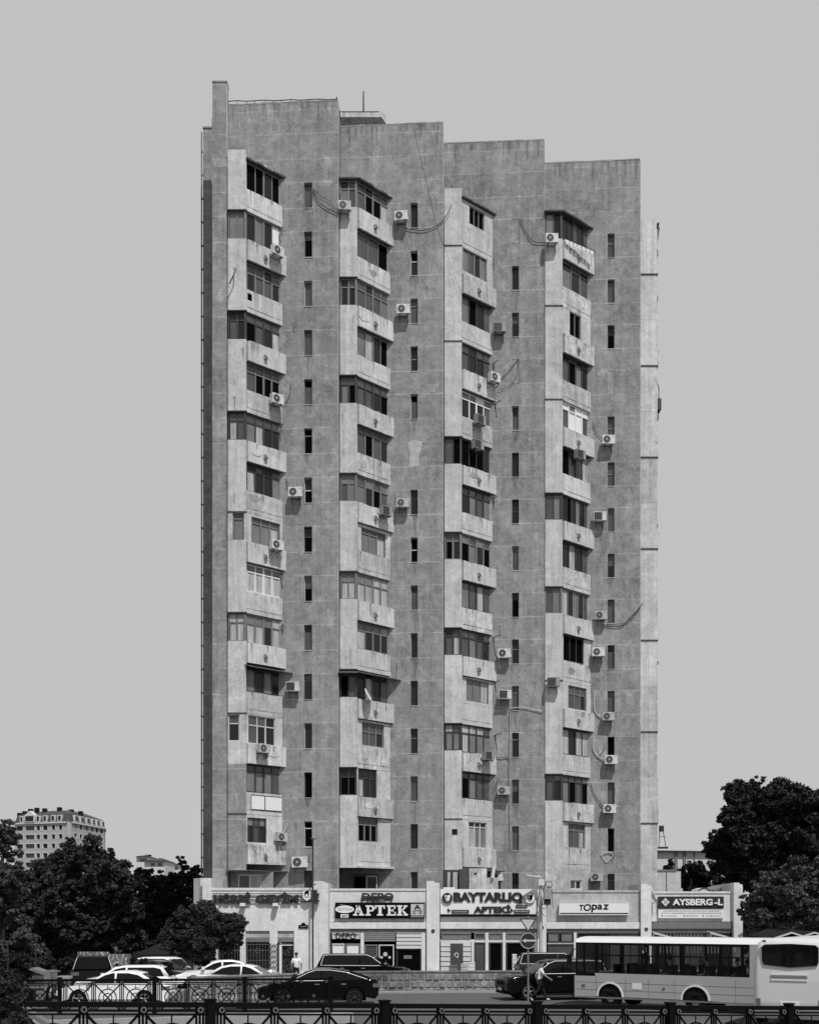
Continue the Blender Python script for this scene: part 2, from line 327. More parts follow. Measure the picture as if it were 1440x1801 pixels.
# ================================================================ TOWER
TB = (X(760, 73), 72.0, 0.0)
tower = thing('apartment_tower', 'tall grey concrete apartment tower with stepped bays and glazed balconies above the shops', 'apartment building', TB)
ROOF = 50.0+ZC
BAYS = [(398, 594, 70.0), (594, 779, 72.0), (779, 957, 73.66), (957, 1125.5, 75.2)]
SLIT = [(535, 549), (722, 734.5), (900, 912), (1068, 1080)]
FILLED = {(1, 5), (2, 0), (2, 3), (3, 3)}
WALLF = []
def slit_z(k): return 48.6-3*k-1.56, 48.6-3*k
for i, (a, b, D) in enumerate(BAYS):
    dL, dR = D+.2, D-.2
    x1, y1 = X(b, dR), dR
    x0 = X(a, dL) - (0.45 if i else 0); y0 = dL
    yaw = math.atan2(y1-y0, x1-x0); f = F(x0, y0, yaw); W = math.hypot(x1-x0, y1-y0); WALLF.append((f, W))
    su = [(X(p, D)-x0)/math.cos(yaw) for p in SLIT[i]]
    ops = []
    for k in range(15):
        z0, z1 = slit_z(k)
        if (i, k) not in FILLED: ops.append((su[0], su[1], z0, z1))
    mb = MB(); top = ROOF+(-.05, .0, .05, -.2)[i]
    mb.wall(f, 0, W, 0, top, ops, .42, M_wall)
    if i == 1:
        mb.fpoly(f, [((X(a, D)-x0)/math.cos(yaw), Z(b, D)) for a, b in ((717, 778), (719, 790), (721, 798), (720, 818), (722, 823), (737, 821), (736, 800), (741, 792), (742, 779), (730, 774))][::1], -.02, .006, M_ret)
    for k in range(15):                       # blocked openings: shallow patch of other render
        if (i, k) in FILLED and i != 1:
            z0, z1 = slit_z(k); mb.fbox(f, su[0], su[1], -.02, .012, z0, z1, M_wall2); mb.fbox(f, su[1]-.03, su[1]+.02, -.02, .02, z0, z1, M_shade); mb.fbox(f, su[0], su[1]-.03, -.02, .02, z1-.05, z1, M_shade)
    sr = random.Random(40+i)
    def streak(u, z, w_, l_, m_):
        P = [(u-w_/2, z), (u+w_/2, z)]; n = 5
        R_ = [(u+w_/2*(1-.75*q/n)+sr.uniform(-.03, .03), z-l_*q/n) for q in range(1, n+1)]; L_ = [(u-w_/2*(1-.8*q/n)+sr.uniform(-.03, .03), z-l_*q/n) for q in range(1, n+1)]
        mb.fpoly(f, (L_[::-1]+[P[0], P[1]]+R_)[::-1], -.02, .004+.0005*sr.random(), m_)
    um = (su[0]+su[1])/2
    for k in range(15):
        z0, z1 = slit_z(k)
        if sr.random() < .55 and (i, k) not in FILLED: streak(um+sr.uniform(-.1, .1), z0-.06, sr.uniform(.2, .5), sr.uniform(.5, 1.35), sr.choice([M_wstain, M_wstain, M_wpale]))
        for q in range(2):
            uq = sr.uniform(.3, W-.3)
            if sr.random() < .5 and abs(uq-um) > .6: streak(uq, z1+sr.uniform(-.1, 1.2), sr.uniform(.08, .3), sr.uniform(.4, 1.2), sr.choice([M_wstain, M_wpale]))
        if sr.random() < .3: streak(sr.uniform(max(W*.55, um+1.0), W-.5), z1+sr.uniform(0, 1), sr.uniform(.5, 1.1), sr.uniform(.3, .7), M_wpale)
        if sr.random() < .75: mb.fbox(f, su[1]+.14, su[1]+.14+sr.uniform(.03, .07), -.02, .003, z0-1.4+sr.uniform(0, .5), z1-sr.uniform(.05, .5), M_wpale)
    for q in range(int(W/.35)):
        if sr.random() < .75: streak(.15+q*.35+sr.uniform(-.1, .1), top-.1, sr.uniform(.1, .3), sr.uniform(.3, 1.3), sr.choice([M_wstain, M_wstain, M_wpale]))
    # broken coping
    u = 0.0
    while u < W-.05:
        l = min(rnd.uniform(.25, .9), W-u); mb.fbox(f, u+.01, u+l-.01, -.40, .012, top-rnd.uniform(.02, .1), top+rnd.uniform(.015, .05), M_wall); u += l
    mb.fbox(f, W-.002, W+.03, -.4, .014, 0, top-.05, M_ret)     # pale strip paints the sunlit return at the corner
    w_ob = mb.build('wall', tower)
    for (u0, u1, z0, z1) in ops:
        k = round((48.6-z1)/3); v = -.2; mbf = MB(); mbp = MB(); fr = rnd.choice([M_mgrey, M_dgrey, M_mgrey, M_lgrey]); t = .035
        mbf.fbox(f, u0, u0+t, v-.05, v+.02, z0, z1, fr); mbf.fbox(f, u1-t, u1, v-.05, v+.02, z0, z1, fr)
        mbf.fbox(f, u0+t, u1-t, v-.05, v+.02, z0, z0+t, fr); mbf.fbox(f, u0+t, u1-t, v-.05, v+.02, z1-t, z1, fr)
        tz = z1-rnd.choice([.42, .6, .75, .42])
        if rnd.random() < .45: mbf.fbox(f, u0+t, u1-t, v-.05, v+.015, tz-.03, tz+.03, fr)
        mbf.fbox(f, u0-.01, u1+.01, -.02, .03, z0-.05, z0-.002, M_ret if rnd.random() < .5 else M_wall)
        if k == 14 and i == 2:
            for q in range(5): mbf.bar(f.p(u0+(u1-u0)*(q+.5)/5, .03, z0), f.p(u0+(u1-u0)*(q+.5)/5, .03, z1), .012, M_dgrey)
        pm = rnd.choice([M_glass, M_glass, M_glass2, M_glass, M_glass2, M_open])
        if rnd.random() < .3:
            mbp.fbox(f, u0+t, u1-t, v-.04, v-.03, tz, z1-t, pm); mbp.fbox(f, u0+t, u1-t, v-.04, v-.03, z0+t, tz, rnd.choice([M_glass, M_open, M_glass2]))
        else: mbp.fbox(f, u0+t, u1-t, v-.04, v-.03, z0+t, z1-t, pm)
        wo = mbf.build('slit_window', tower); mbp.build('pane', wo)
# solid body behind the wall slabs, stepped like them
poly = []
for f, W in WALLF:
    for u in (.02, W-.02):
        p = f.p(u, -.43, 0); poly.append((p.x, p.y))
xr = poly[-1][0]; yb = 92
poly2 = poly+[(xr, yb), (poly[0][0], yb)]
mb = MB(); mb.prism(poly2, 0.0, ROOF-1.1, M_shade); mb.box(xr+.02, X(1154, 77.2), 77.2, 91, 0, 45.2+ZC, M_shade); mb.build('core', tower)
# step returns facing right (behind each corner) 
mb = MB()
for i in range(3):
    f, W = WALLF[i]; p = f.p(W, -.43, 0); g = WALLF[i+1][0]; q = g.p(0, 0, 0)
    mb.box(p.x-.35, p.x-.0, p.y, BAYS[i+1][2]+.4, 0, ROOF-.1, M_wall)
f, W = WALLF[3]; p = f.p(W, -.43, 0); mb.box(p.x-.35, p.x, p.y, 90, 0, ROOF-.25, M_wall)
mb.build('side_wall', tower)
# left fin and the recessed left wall it shades
T_TOP = 50.2; mb = MB(); fx0, fx1 = X(373.5, 70.0), X(399, 70.0)
mb.prism([(fx0, 70.0), (fx1, 70.0), (fx1, 70.6), (fx0, 70.6)], 0, Z(144, 70), M_wall); mb.prism([(fx0, 70.6), (fx1, 70.6), (fx1, 71.2), (fx0, 71.2)], 0, ROOF-.1, M_wall); mb.prism([(fx0, 71.2), (fx1, 71.2), (fx1, 76), (fx0, 76)], 0, 52.5, M_wall); mb.box(fx1-.04, fx1+.03, 69.97, 70.2, T_TOP, Z(150, 70), M_ret)  # last box: pale strip paints the sunlit right edge of the fin
mb.prism([(fx0-.02, 69.97), (fx1+.02, 69.97), (fx1+.02, 70.62), (fx0-.02, 70.62)], Z(144, 70), Z(141.5, 70), M_wall)
fz = X(373.5, 68.4), X(399, 68.4)
mb.prism([(fz[0], 68.4), (fz[1], 68.4), (fz[1], 69.96), (fx0, 69.96)], 0, Z(291, 68.4), M_wall)
mb.prism([(fx0-.04, 69.95), (fx0+.08, 69.95), (fx0+.08, 70.0), (fx0-.04, 70.2)], 0, Z(206, 70), M_wall)
mb.build('fin', tower)
mb = MB(); bx0 = X(357, 73.0); mb.box(bx0, fx0-.11, 73.0, 92, 0, Z(225, 73), M_wall); mb.box(fx0-.3, poly[0][0], 76, 91, 0, ROOF-3.5, M_wall); mb.box(fx0+.5, poly[0][0], 74, 91, 0, ROOF-1.2, M_wall)
mb.box(bx0-.03, fx0-.11, 72.95, 73.2, Z(225, 73), Z(222.5, 73), M_wall)
mb.build('wall', tower)
mb = MB(); px_ = X(354.5, 73)
mb.bar((px_, 73, 1), (px_, 73, Z(232, 73)), .045, M_mgrey)
zz = 1.5
while zz < Z(238, 73):
    mb.box(px_-.05, bx0-.003, 72.96, 73.06, zz, zz+.1, M_mgrey); zz += 1.5
mb.build('downpipe', tower)
# roof: machine room with slab roof, railing, mast
mb = MB()
cx0, cx1 = X(597, 76), X(680, 76)
mb.prism([(cx0-.6, 77.5), (cx1-.9, 77.5), (cx1-.9, 83), (cx0-.6, 83)], ROOF-1.2, Z(206, 76), M_wall)
mb.box(cx0-.6, cx1-.35, 75.9, 83.4, Z(207, 76), Z(199, 76), M_bal2)
mb.box(cx0-.6, cx1-.5, 76.0, 83.2, Z(199, 76), Z(195, 76), M_roofd)
mb.hexa([(cx1-.35, 75.9, Z(207, 76)), (cx1+.02, 76.2, Z(215, 76)), (cx1+.02, 83, Z(215, 76)), (cx1-.35, 83.4, Z(207, 76)), (cx1-.35, 75.9, Z(195, 76)), (cx1-.1, 76.2, Z(198, 76)), (cx1-.1, 83, Z(198, 76)), (cx1-.35, 83.4, Z(195, 76))], M_bal2)
mb.build('machine_room', tower)
mb = MB(); mb.bar((X(638, 76), 77, Z(198, 76)), (X(638, 76), 77, Z(141, 76)), .07, M_dgrey, r2=.045); mb.bar((X(636.5, 76), 77, Z(190, 76)), (X(636.5, 76), 77, Z(178, 76)), .07, M_dgrey); mb.build('mast', tower)
mb = MB(); f, W = WALLF[0]; zr = ROOF+.3
pts = [f.p(.1+(W-.2)*t/12, -.2, zr+.03*math.sin(t*2.1)-.012*t) for t in range(13)]; mb.tube(pts, .028, M_dgrey)
for t in range(13):
    mb.bar(f.p(.1+(W-.2)*t/12+rnd.uniform(-.25, .1), -.2, ROOF-.05), pts[t], .018, M_dgrey)
mb.tube([f.p(W-.1, -.2, zr), f.p(W-.05, -.6, zr-.25), f.p(W, -1.6, ROOF-.1)], .03, M_dgrey)
mb.build('railing', tower)

# ---- balcony stacks
STK = [dict(a=400.5, b=433, c=497, F=68.3, W=70.0, ph=1), dict(a=597.5, b=628, c=687, F=70.1, W=72.0, ph=0),
       dict(a=781.5, b=812, c=867, F=71.9, W=73.66, ph=1), dict(a=958.5, b=989, c=1039, F=73.35, W=75.2, ph=0)]
def T(k): return 45.3+ZC-3.0*k
def glazing(mbf, mbp, f, u0, u1, w0, w1, v, n, fm, panes, transom=.32, fw=.07, thick=True, gap=None):
    mbf.fbox(f, u0, u1, v-.08, v, w1-fw, w1, fm); mbf.fbox(f, u0, u1, v-.08, v, w0, w0+fw, fm)
    mbf.fbox(f, u0, u0+fw, v-.08, v, w0+fw, w1-fw, fm); mbf.fbox(f, u1-fw, u1, v-.08, v, w0+fw, w1-fw, fm)
    A, B = u0+fw, u1-fw; tz = w1-(w1-w0)*transom if transom else None
    for j in range(n):
        a = A+(B-A)*j/n; b = A+(B-A)*(j+1)/n
        if j: 
            hw = (.06 if (n == 4 and j == 2 and thick) else .032); mbf.fbox(f, a-hw, a+hw, v-.075, v-.003, w0+fw, w1-fw, fm)
        if tz:
            mbf.fbox(f, a+.033, b-.033, v-.07, v-.006, tz-.035, tz+.035, fm)
            pt = rnd.choice(panes[1]); mbp.fbox(f, a+.02, b-.02, v-.065, v-.05, tz, w1-fw, pt)
        hi = tz if tz else w1-fw; pm = rnd.choice(panes[0])
        sa = .03 if rnd.random() < .6 else 0
        mbp.fbox(f, a+.02, b-.02, v-.065-rnd.uniform(0, .012), v-.05-sa*.3, w0+fw, hi-.001, pm)
        if tz and rnd.random() < .7:      # sash
            q = .03
            mbf.fbox(f, a+.034, a+.034+q, v-.05, v-.02, w0+fw, tz-.036, fm); mbf.fbox(f, b-.034-q, b-.034, v-.05, v-.02, w0+fw, tz-.036, fm)
DK = ([M_glass, M_glass2, M_glass, M_glass2, M_glass3, M_open, M_glass2, M_curt], [M_glass2, M_glass2, M_glass])
GR = ([M_glass2, M_glass, M_glass3, M_open], [M_glass3, M_glass2])
LT = ([M_curt, M_glass, M_curt, M_glass2], [M_curt, M_glass3])
# style: kind of frame, panes, transom share; 'W' = mostly walled up with a smaller window (u-range, w-range as shares)
STY = {
 (0, 0): dict(fm=M_mgrey, p=GR, tr=0), (0, 1): dict(fm=M_mgrey, p=([M_glass, M_glass3, M_glass3, M_signw], [M_glass2]), tr=0, seq=[M_glass, M_glass3, M_glass3, M_signw]), (0, 2): dict(fm=M_mgrey, p=DK, tr=.36),
 (0, 3): dict(fm=M_dgrey, p=DK, tr=.3), (0, 4): dict(fm=M_mgrey, p=GR, tr=.3), (0, 5): dict(fm=M_dgrey, p=DK, tr=.3), (0, 6): dict(fm=M_dgrey, p=DK, tr=.25),
 (0, 7): dict(fm=M_mgrey, p=([M_curt, M_glass3], [M_glass2]), tr=.22, W=(.14, .93, .03, .92), FW=(.25, .9, .0, 1), n=3), (0, 8): dict(fm=M_white, p=([M_glass, M_curt, M_glass2], [M_glass3]), tr=.28), (0, 9): dict(fm=M_mgrey, p=LT, tr=.32),
 (0, 10): dict(fm=M_dgrey, p=DK, tr=.18, awn=1), (0, 11): dict(fm=M_lgrey, p=([M_glass, M_glass, M_glass2], [M_glass2, M_glass]), tr=.35, W=(.05, .8, .0, .98), FW=(.0, .65, .0, .98), n=3), (0, 12): dict(fm=M_dgrey, p=([M_glass2, M_glass3, M_curt], [M_glass, M_glass2]), tr=.25), (0, 13): dict(fm=M_dgrey, p=GR, tr=.33, W=(-.02, .55, .05, .9), FW=None, n=3),
 (1, 0): dict(fm=M_mgrey, p=DK, tr=.3), (1, 1): dict(fm=M_mgrey, p=GR, tr=0, n=3), (1, 2): dict(fm=M_mgrey, p=DK, tr=.32), (1, 3): dict(fm=M_mgrey, p=([M_open, M_glass3, M_glass, M_curt], [M_glass2]), tr=0), (1, 4): dict(fm=M_dgrey, p=DK, tr=.3), (1, 5): dict(fm=M_mgrey, p=GR, tr=.2),
 (1, 6): dict(fm=M_mgrey, p=GR, tr=.33), (1, 7): dict(fm=M_mgrey, p=([M_curt, M_glass3], [M_glass2]), tr=.2, W=(.12, .85, .0, .9), n=3), (1, 8): dict(fm=M_mgrey, p=LT, tr=.33), (1, 9): dict(fm=M_mgrey, p=LT, tr=.3), (1, 10): dict(fm=M_dgrey, p=DK, tr=.2, awn=1), (1, 11): dict(fm=M_mgrey, p=([M_glass, M_glass2], [M_glass2]), tr=.4, W=(.14, .8, .05, .93), n=3),
 (1, 12): dict(fm=M_dgrey, p=([M_glass, M_curt, M_open], [M_glass]), tr=.33, W=(.0, .58, .0, 1.0), n=3), (1, 13): dict(fm=M_mgrey, p=([M_glass2, M_open, M_glass2], [M_glass2]), tr=.3, W=(.0, .62, .1, 1.0), n=3),
 (2, 0): dict(fm=M_mgrey, p=GR, tr=0, W=(.24, .72, .2, .9), n=3), (2, 1): dict(fm=M_mgrey, p=([M_glass3, M_glass, M_glass2], [M_glass2]), tr=0, W=(.0, .8, .15, .98), FW=None, n=4), (2, 2): dict(fm=M_dgrey, p=DK, tr=0, n=4), (2, 3): dict(fm=M_dgrey, p=DK, tr=.3, FW=None), (2, 4): dict(fm=M_white, p=([M_glass2, M_glass], [M_signw, M_glass3]), tr=.28),
 (2, 5): dict(fm=M_dgrey, p=([M_glass, M_open, M_glass2], [M_glass2]), tr=0), (2, 6): dict(fm=M_dgrey, p=GR, tr=.28), (2, 7): dict(fm=M_mgrey, p=GR, tr=.3), (2, 8): dict(fm=M_dgrey, p=DK, tr=0, n=4), (2, 9): dict(fm=M_dgrey, p=DK, tr=.28), (2, 10): dict(fm=M_mgrey, p=([M_curt, M_glass3], [M_glass2]), tr=0, W=(.14, .86, .1, .95), n=3),
 (2, 11): dict(fm=M_dgrey, p=([M_curt, M_curt, M_glass3], [M_curt, M_glass2]), tr=.3), (2, 12): dict(fm=M_dgrey, p=GR, tr=.22), (2, 13): dict(fm=M_lgrey, p=([M_glass2, M_glass3, M_curt], [M_glass]), tr=.2, W=(.22, .8, .0, .95), FW='small', n=3),
 (3, 0): dict(fm=M_dgrey, p=([M_glass2, M_glass, M_glass3], [M_glass]), tr=0, n=5), (3, 1): dict(fm=M_mgrey, p=DK, tr=.22, n=3), (3, 2): dict(fm=M_mgrey, p=GR, tr=0, W=(.25, .65, .1, .98), FW=None, n=2), (3, 3): dict(fm=M_dgrey, p=DK, tr=.15), (3, 4): dict(fm=M_white, p=([M_signw, M_glass2, M_glass2, M_signw], [M_signw, M_glass3]), tr=.25, FW=None, seq=[M_signw, M_glass2, M_glass2, M_signw]),
 (3, 5): dict(fm=M_dgrey, p=DK, tr=0, n=4), (3, 6): dict(fm=M_dgrey, p=GR, tr=0, n=6), (3, 7): dict(fm=M_dgrey, p=DK, tr=0, n=4), (3, 8): dict(fm=M_mgrey, p=DK, tr=0, n=5), (3, 9): dict(fm=M_dgrey, p=([M_glass, M_open], [M_glass]), tr=0, W=(.0, .75, .0, 1), n=3), (3, 10): dict(fm=M_mgrey, p=([M_glass, M_glass2], [M_glass2]), tr=.35, W=(.2, .85, .05, .9), FW=None, n=3),
 (3, 11): dict(fm=M_dgrey, p=([M_glass, M_curt], [M_glass]), tr=0, n=4), (3, 12): dict(fm=M_dgrey, p=GR, tr=.22, n=4), (3, 13): dict(fm=M_mgrey, p=([M_curt, M_glass2], [M_glass2]), tr=.28, W=(.2, .8, .0, .95), n=3),
}
ANG = []
def pitchy(lo, hi): return rnd.uniform(lo, hi)
for i, s in enumerate(STK):
    fa = F(X(s['a'], s['F']), s['F'], 0); wf = X(s['b'], s['F'])-X(s['a'], s['F'])
    bx, by = X(s['b'], s['F']), s['F']; ex, ey = X(s['c'], s['W']), s['W']+.02
    yaw = math.atan2(ey-by, ex-bx); fg = F(bx, by, yaw); wg = math.hypot(ex-bx, ey-by); ANG.append((fg, wg, fa, wf))
    last = 13
    for k in range(0, 14):
        t = T(k); st = STY[(i, k)]; A = (k % 2 == s['ph']); mb = MB(); mf = MB(); mp = MB()
        pm = rnd.choice([M_bal, M_bal, M_bal2, M_bal4, M_bal3, M_bal])
        if i == 0 and k >= 12: pmf = M_wall
        else: pmf = M_bal
        gh = 1.78 if A else 1.68
        fgh = 1.68
        bot = t-3.0
        # front face
        if A and st.get('FW', 0) is not None:
            mb.fbox(fa, 0, wf, -.16, 0, bot, t-fgh, pmf)
            u0, u1 = .01, wf-.01; z0, z1 = t-fgh, t-.01
            fw = st.get('FW', 0)
            if fw == 'small':
                mb.wall(fa, 0, wf, t-fgh, t, [(wf*.42, wf*.75, t-1.0, t-.62)], .16, M_bal); glazing(mf, mp, fa, wf*.42, wf*.75, t-1.0, t-.62, -.06, 1, M_dgrey, DK, 0, .05)
            elif fw:
                mb.wall(fa, 0, wf, t-fgh, t, [(wf*fw[0]+.012, wf*fw[1]-.012, t-fgh+.02, t-.02)], .16, M_bal2)
                glazing(mf, mp, fa, wf*fw[0]+.012, wf*fw[1]-.012, t-fgh+.02, t-.02, -.08, 1, st['fm'], st['p'], st['tr'])
            else: glazing(mf, mp, fa, u0, u1, z0, z1, -.1, 2, st['fm'], st['p'], st['tr'])
            mf.fbox(fa, wf-.13, wf-.03, -.12, -.02, t-fgh, t, st['fm'])
        else:
            mb.fbox(fa, 0, wf, -.16, 0, bot+(.0), t+(.62 if k == 0 else 0), pmf)
        # dark strip drawn in as the shadow gap at the slab under each storey pair
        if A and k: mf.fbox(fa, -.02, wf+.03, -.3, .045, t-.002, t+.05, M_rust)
        # angled face: parapet
        z0 = t-gh
        if A:
            o = .17; e0 = -.02; e1 = wg+.30
            mb.hexa([fg.p(0, -.0, bot+.1), fg.p(e1, o, bot+.1), fg.p(e1, -.35, bot+.1), fg.p(0, -.2, bot+.1), fg.p(0, -.0, z0), fg.p(e1, o, z0), fg.p(e1, -.35, z0), fg.p(0, -.2, z0)], pm) if False else mb.jbox(fg, .02, e1, -.1, o, bot+.02, z0, pm, .03)
            # drain spout box under the parapet middle
            ms = MB(); us = wg*.47
            ms.fbox(fg, us-.1, us+.1, o, o+.16, bot+.42, bot+.66, M_acd2); ms.fbox(fg, us+.02, us+.1, o+.16, o+.2, bot+.5, bot+.74, M_ac); ms.fbox(fg, us-.06, us+.02, o+.16, o+.17, bot+.46, bot+.58, M_dgrey)
        else:
            mb.jbox(fg, .02, wg-.02, -.1, .0, bot+.0, z0, pm); ms = None
            mb.fbox(fg, .06, wg-.1, 0, .02, bot+.28, z0-.1, pm)
        vv = .17 if A else .0
        for q in range(rnd.randint(2, 7)):
            u_ = rnd.uniform(.15, wg-.2); w_ = rnd.uniform(.03, .13); l_ = rnd.uniform(.15, .85); zt_ = z0-.03
            mb.fpoly(fg, [(u_-w_/2, zt_), (u_+w_/2, zt_), (u_+w_*.3, zt_-l_*.5), (u_+w_*.1, zt_-l_), (u_-w_*.15, zt_-l_*.8), (u_-w_*.4, zt_-l_*.4)][::-1], vv-.05, vv+(.021 if A else .027), rnd.choice([M_drip, M_drip, M_bal3]))
        if rnd.random() < .35:
            u_ = rnd.uniform(.4, wg-.6); c_ = z0-rnd.uniform(.35, .7); a_ = [(u_+rnd.uniform(.7, 1.2)*.4*math.cos(t_), c_+rnd.uniform(.6, 1.2)*.22*math.sin(t_)) for t_ in [x*.7 for x in range(9)]]
            mb.fpoly(fg, a_, vv-.05, vv+(.023 if A else .028), rnd.choice([M_bal4, M_drip]))
        for q in range(rnd.randint(0, 3)):
            u_ = rnd.uniform(.1, wf-.15); zt_ = bot+rnd.uniform(.6, 2.6); l_ = rnd.uniform(.3, 1.3); w_ = rnd.uniform(.04, .12)
            if zt_ < t-1.75: mb.fpoly(fa, [(u_-w_/2, zt_), (u_+w_/2, zt_), (u_+w_*.2, max(zt_-l_, bot+.05)), (u_-w_*.2, max(zt_-l_, bot+.05))][::-1], -.05, .004, rnd.choice([M_drip, M_bal3, M_bal4]))
        Wd = st.get('W')
        top = t-.02
        if Wd:
            a, b, c, d = Wd; a = max(a, .03)
            U0, U1, Q0, Q1 = wg*a, wg*b, z0+(top-z0)*c+.02, z0+(top-z0)*d
            mb.wall(fg, .02, wg-.02, z0, top, [(U0, U1, Q0, Q1)], .14, M_bal if rnd.random() < .6 else pm)
            glazing(mf, mp, fg, U0, U1, Q0, Q1, -.06, st.get('n', 3), st['fm'], st['p'], st['tr'], .06)
        else:
            n = st.get('n', 4)
            glazing(mf, mp, fg, .04, wg-.04, z0, top, -.1, n, st['fm'], st['p'] if 'seq' not in st else st['p'], st['tr'], .07)
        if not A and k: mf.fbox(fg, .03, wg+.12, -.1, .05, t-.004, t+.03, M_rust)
        if st.get('awn'):
            mf.hexa([fg.p(-.1, -.05, t-.1), fg.p(wg+.4, -.05, t-.1), fg.p(wg+.4, .55, t-.3), fg.p(-.1, .5, t-.3), fg.p(-.1, -.05, t-.07), fg.p(wg+.4, -.05, t-.07), fg.p(wg+.4, .55, t-.27), fg.p(-.1, .5, t-.27)], M_rust)
            if A: mf.hexa([fa.p(-.1, -.05, t-.1), fa.p(wf+.1, -.05, t-.1), fa.p(wf+.1, .45, t-.3), fa.p(-.1, .45, t-.3), fa.p(-.1, -.05, t-.07), fa.p(wf+.1, -.05, t-.07), fa.p(wf+.1, .45, t-.27), fa.p(-.1, .45, t-.27)], M_rust)
        # floor slab and dark inside so nothing shows through
        p = [fa.p(.02, -.17, 0), fa.p(wf-.05, -.17, 0), fg.p(.1, -.2, 0), fg.p(wg-.3, -.2, 0), Vector((ex-.3, ey+.1, 0)), Vector((fa.o.x+.02, ey+.1, 0))]
        mb.prism([(q.x, q.y) for q in p], bot, bot+.15, M_bal2)
        mb.prism([(q.x, q.y) for q in p[0:1]+p[3:]], bot+.15, t, M_dgrey) if False else None
        if i == 0 and k == 2: mf.fbox(fg, .08, .38, .0, .03, z0-.62, z0-.22, M_open)
        if i == 0 and k == 12:
            mb.fbox(fg, .35, wg*.48, .02, .06, z0-1.0, z0-.2, M_signw); mb.fbox(fg, wg*.51, wg-.12, .02, .06, z0-1.0, z0-.2, M_signw); mf.fbox(fg, .32, wg-.09, .015, .03, z0-1.06, z0-.14, M_dgrey)
        ob = mb.build('balcony', tower)
        if mf.v: mf.build('window_frame', ob)
        if mp.v: mp.build('window_pane', ob)
        if ms: ms.build('drain_spout', ob)
    # lowest storey
    t = T(14); mb = MB(); mf = MB(); mp = MB()
    if i in (2, 3):
        mb.fbox(fa, 0, wf, -.16, 0, 1.0, t, M_bal2)
        ops = [(wg*.28, wg*.68, t-1.35, t-.75)] if i == 3 else []
        mb.wall(fg, .02, wg-.02, 1.0, t, ops, .14, M_shop2)
        if ops: glazing(mf, mp, fg, ops[0][0], ops[0][1], ops[0][2], ops[0][3], -.06, 2, M_white, ([M_glass2, M_glass], [M_glass]), 0)
        if i == 2:
            mf.fbox(fa, .05, wf-.05, 0, .03, t-1.5, t-.35, M_dgrey); mp.fbox(fa, .12, wf*.5, .03, .035, t-1.45, t-.42, M_curt); mp.fbox(fa, wf*.55, wf-.12, .03, .035, t-1.45, t-.42, M_glass)
            mb.fbox(fg, .1, wg+.3, 0, .8, t-.25, t-.18, M_rust)
    if i == 0:
        mb.fbox(fa, 0, wf, -.16, 0, t-.34, t-.002, M_wall); f2 = F(fa.o.x, s['F']+.9, 0)
        mb.fbox(fa, -.1, wf+.2, -1.5, .06, t-.42, t-.34, M_rust); mb.fbox(fg, .02, wg+.45, -.6, .25, t-.42, t-.34, M_rust)
        mb.wall(f2, -.0, wf+1.5, 1.0, t-.42, [(.45, 1.9, t-1.75, t-.55)], .2, M_wall); glazing(mf, mp, f2, .47, 1.88, t-1.73, t-.57, -.08, 2, M_white, ([M_glass2, M_curt], [M_glass]), 0)
    if i == 1:
        mb.fbox(fa, -.02, wf, -1.9, 0, t-.12, t, M_bal); mb.fbox(fg, .02, wg+.3, -1.0, .18, t-.12, t+.0, M_bal)
        f2 = F(X(640, 72), 71.85, 0); mf.fbox(f2, -.7, .9, -.02, .05, 2.0, t-.45, M_dgrey); mp.fbox(f2, -.6, .1, .05, .06, 2.05, t-.6, M_open)
        mf.fbox(f2, .15, .85, .05, .09, 2.05, t-.55, M_lgrey); mp.fbox(f2, .22, .78, .09, .1, 2.1, t-.62, M_glass)
    ob = mb.build('balcony', tower)
    if mf.v: mf.build('window_frame', ob)
    if mp.v: mp.build('window_pane', ob)
    # roof over the topmost balcony with crumbling edge
    mb = MB(); t = T(0); rise = .0
    if s['ph'] == 0: mb.fbox(fa, -.05, wf+.03, -1.6, .12, t, t+.09, M_rust)
    n = 7
    for q in range(n):
        a = wg*q/n-.02; b = wg*(q+1)/n+(.0 if q < n-1 else .25)
        mb.fbox(fg, a, b-.004, -.9, .14+rnd.uniform(-.03, .05), t-.0+rnd.uniform(-.01, .01), t+.09+rnd.uniform(0, .03), M_rust)
        mb.fbox(fg, a+.05, b-.06, -.6, .02+rnd.uniform(-.1, .05), t+.1, t+.17+rnd.uniform(0, .08), M_bal2)
    mb.prism([(fa.o.x+.17, s['F']+.17), (bx, s['F']+.2), (ex-.4, ey+.0), (fa.o.x+.17, ey)], t-.1, t+.06, M_bal2)
    if i == 2: mb.tube([fa.p(.5, -.1, t+.6), fa.p(.5, -.1, t+.8), fa.p(.42, -.1, t+.85)], .04, M_dgrey)
    mb.build('balcony_roof', tower)
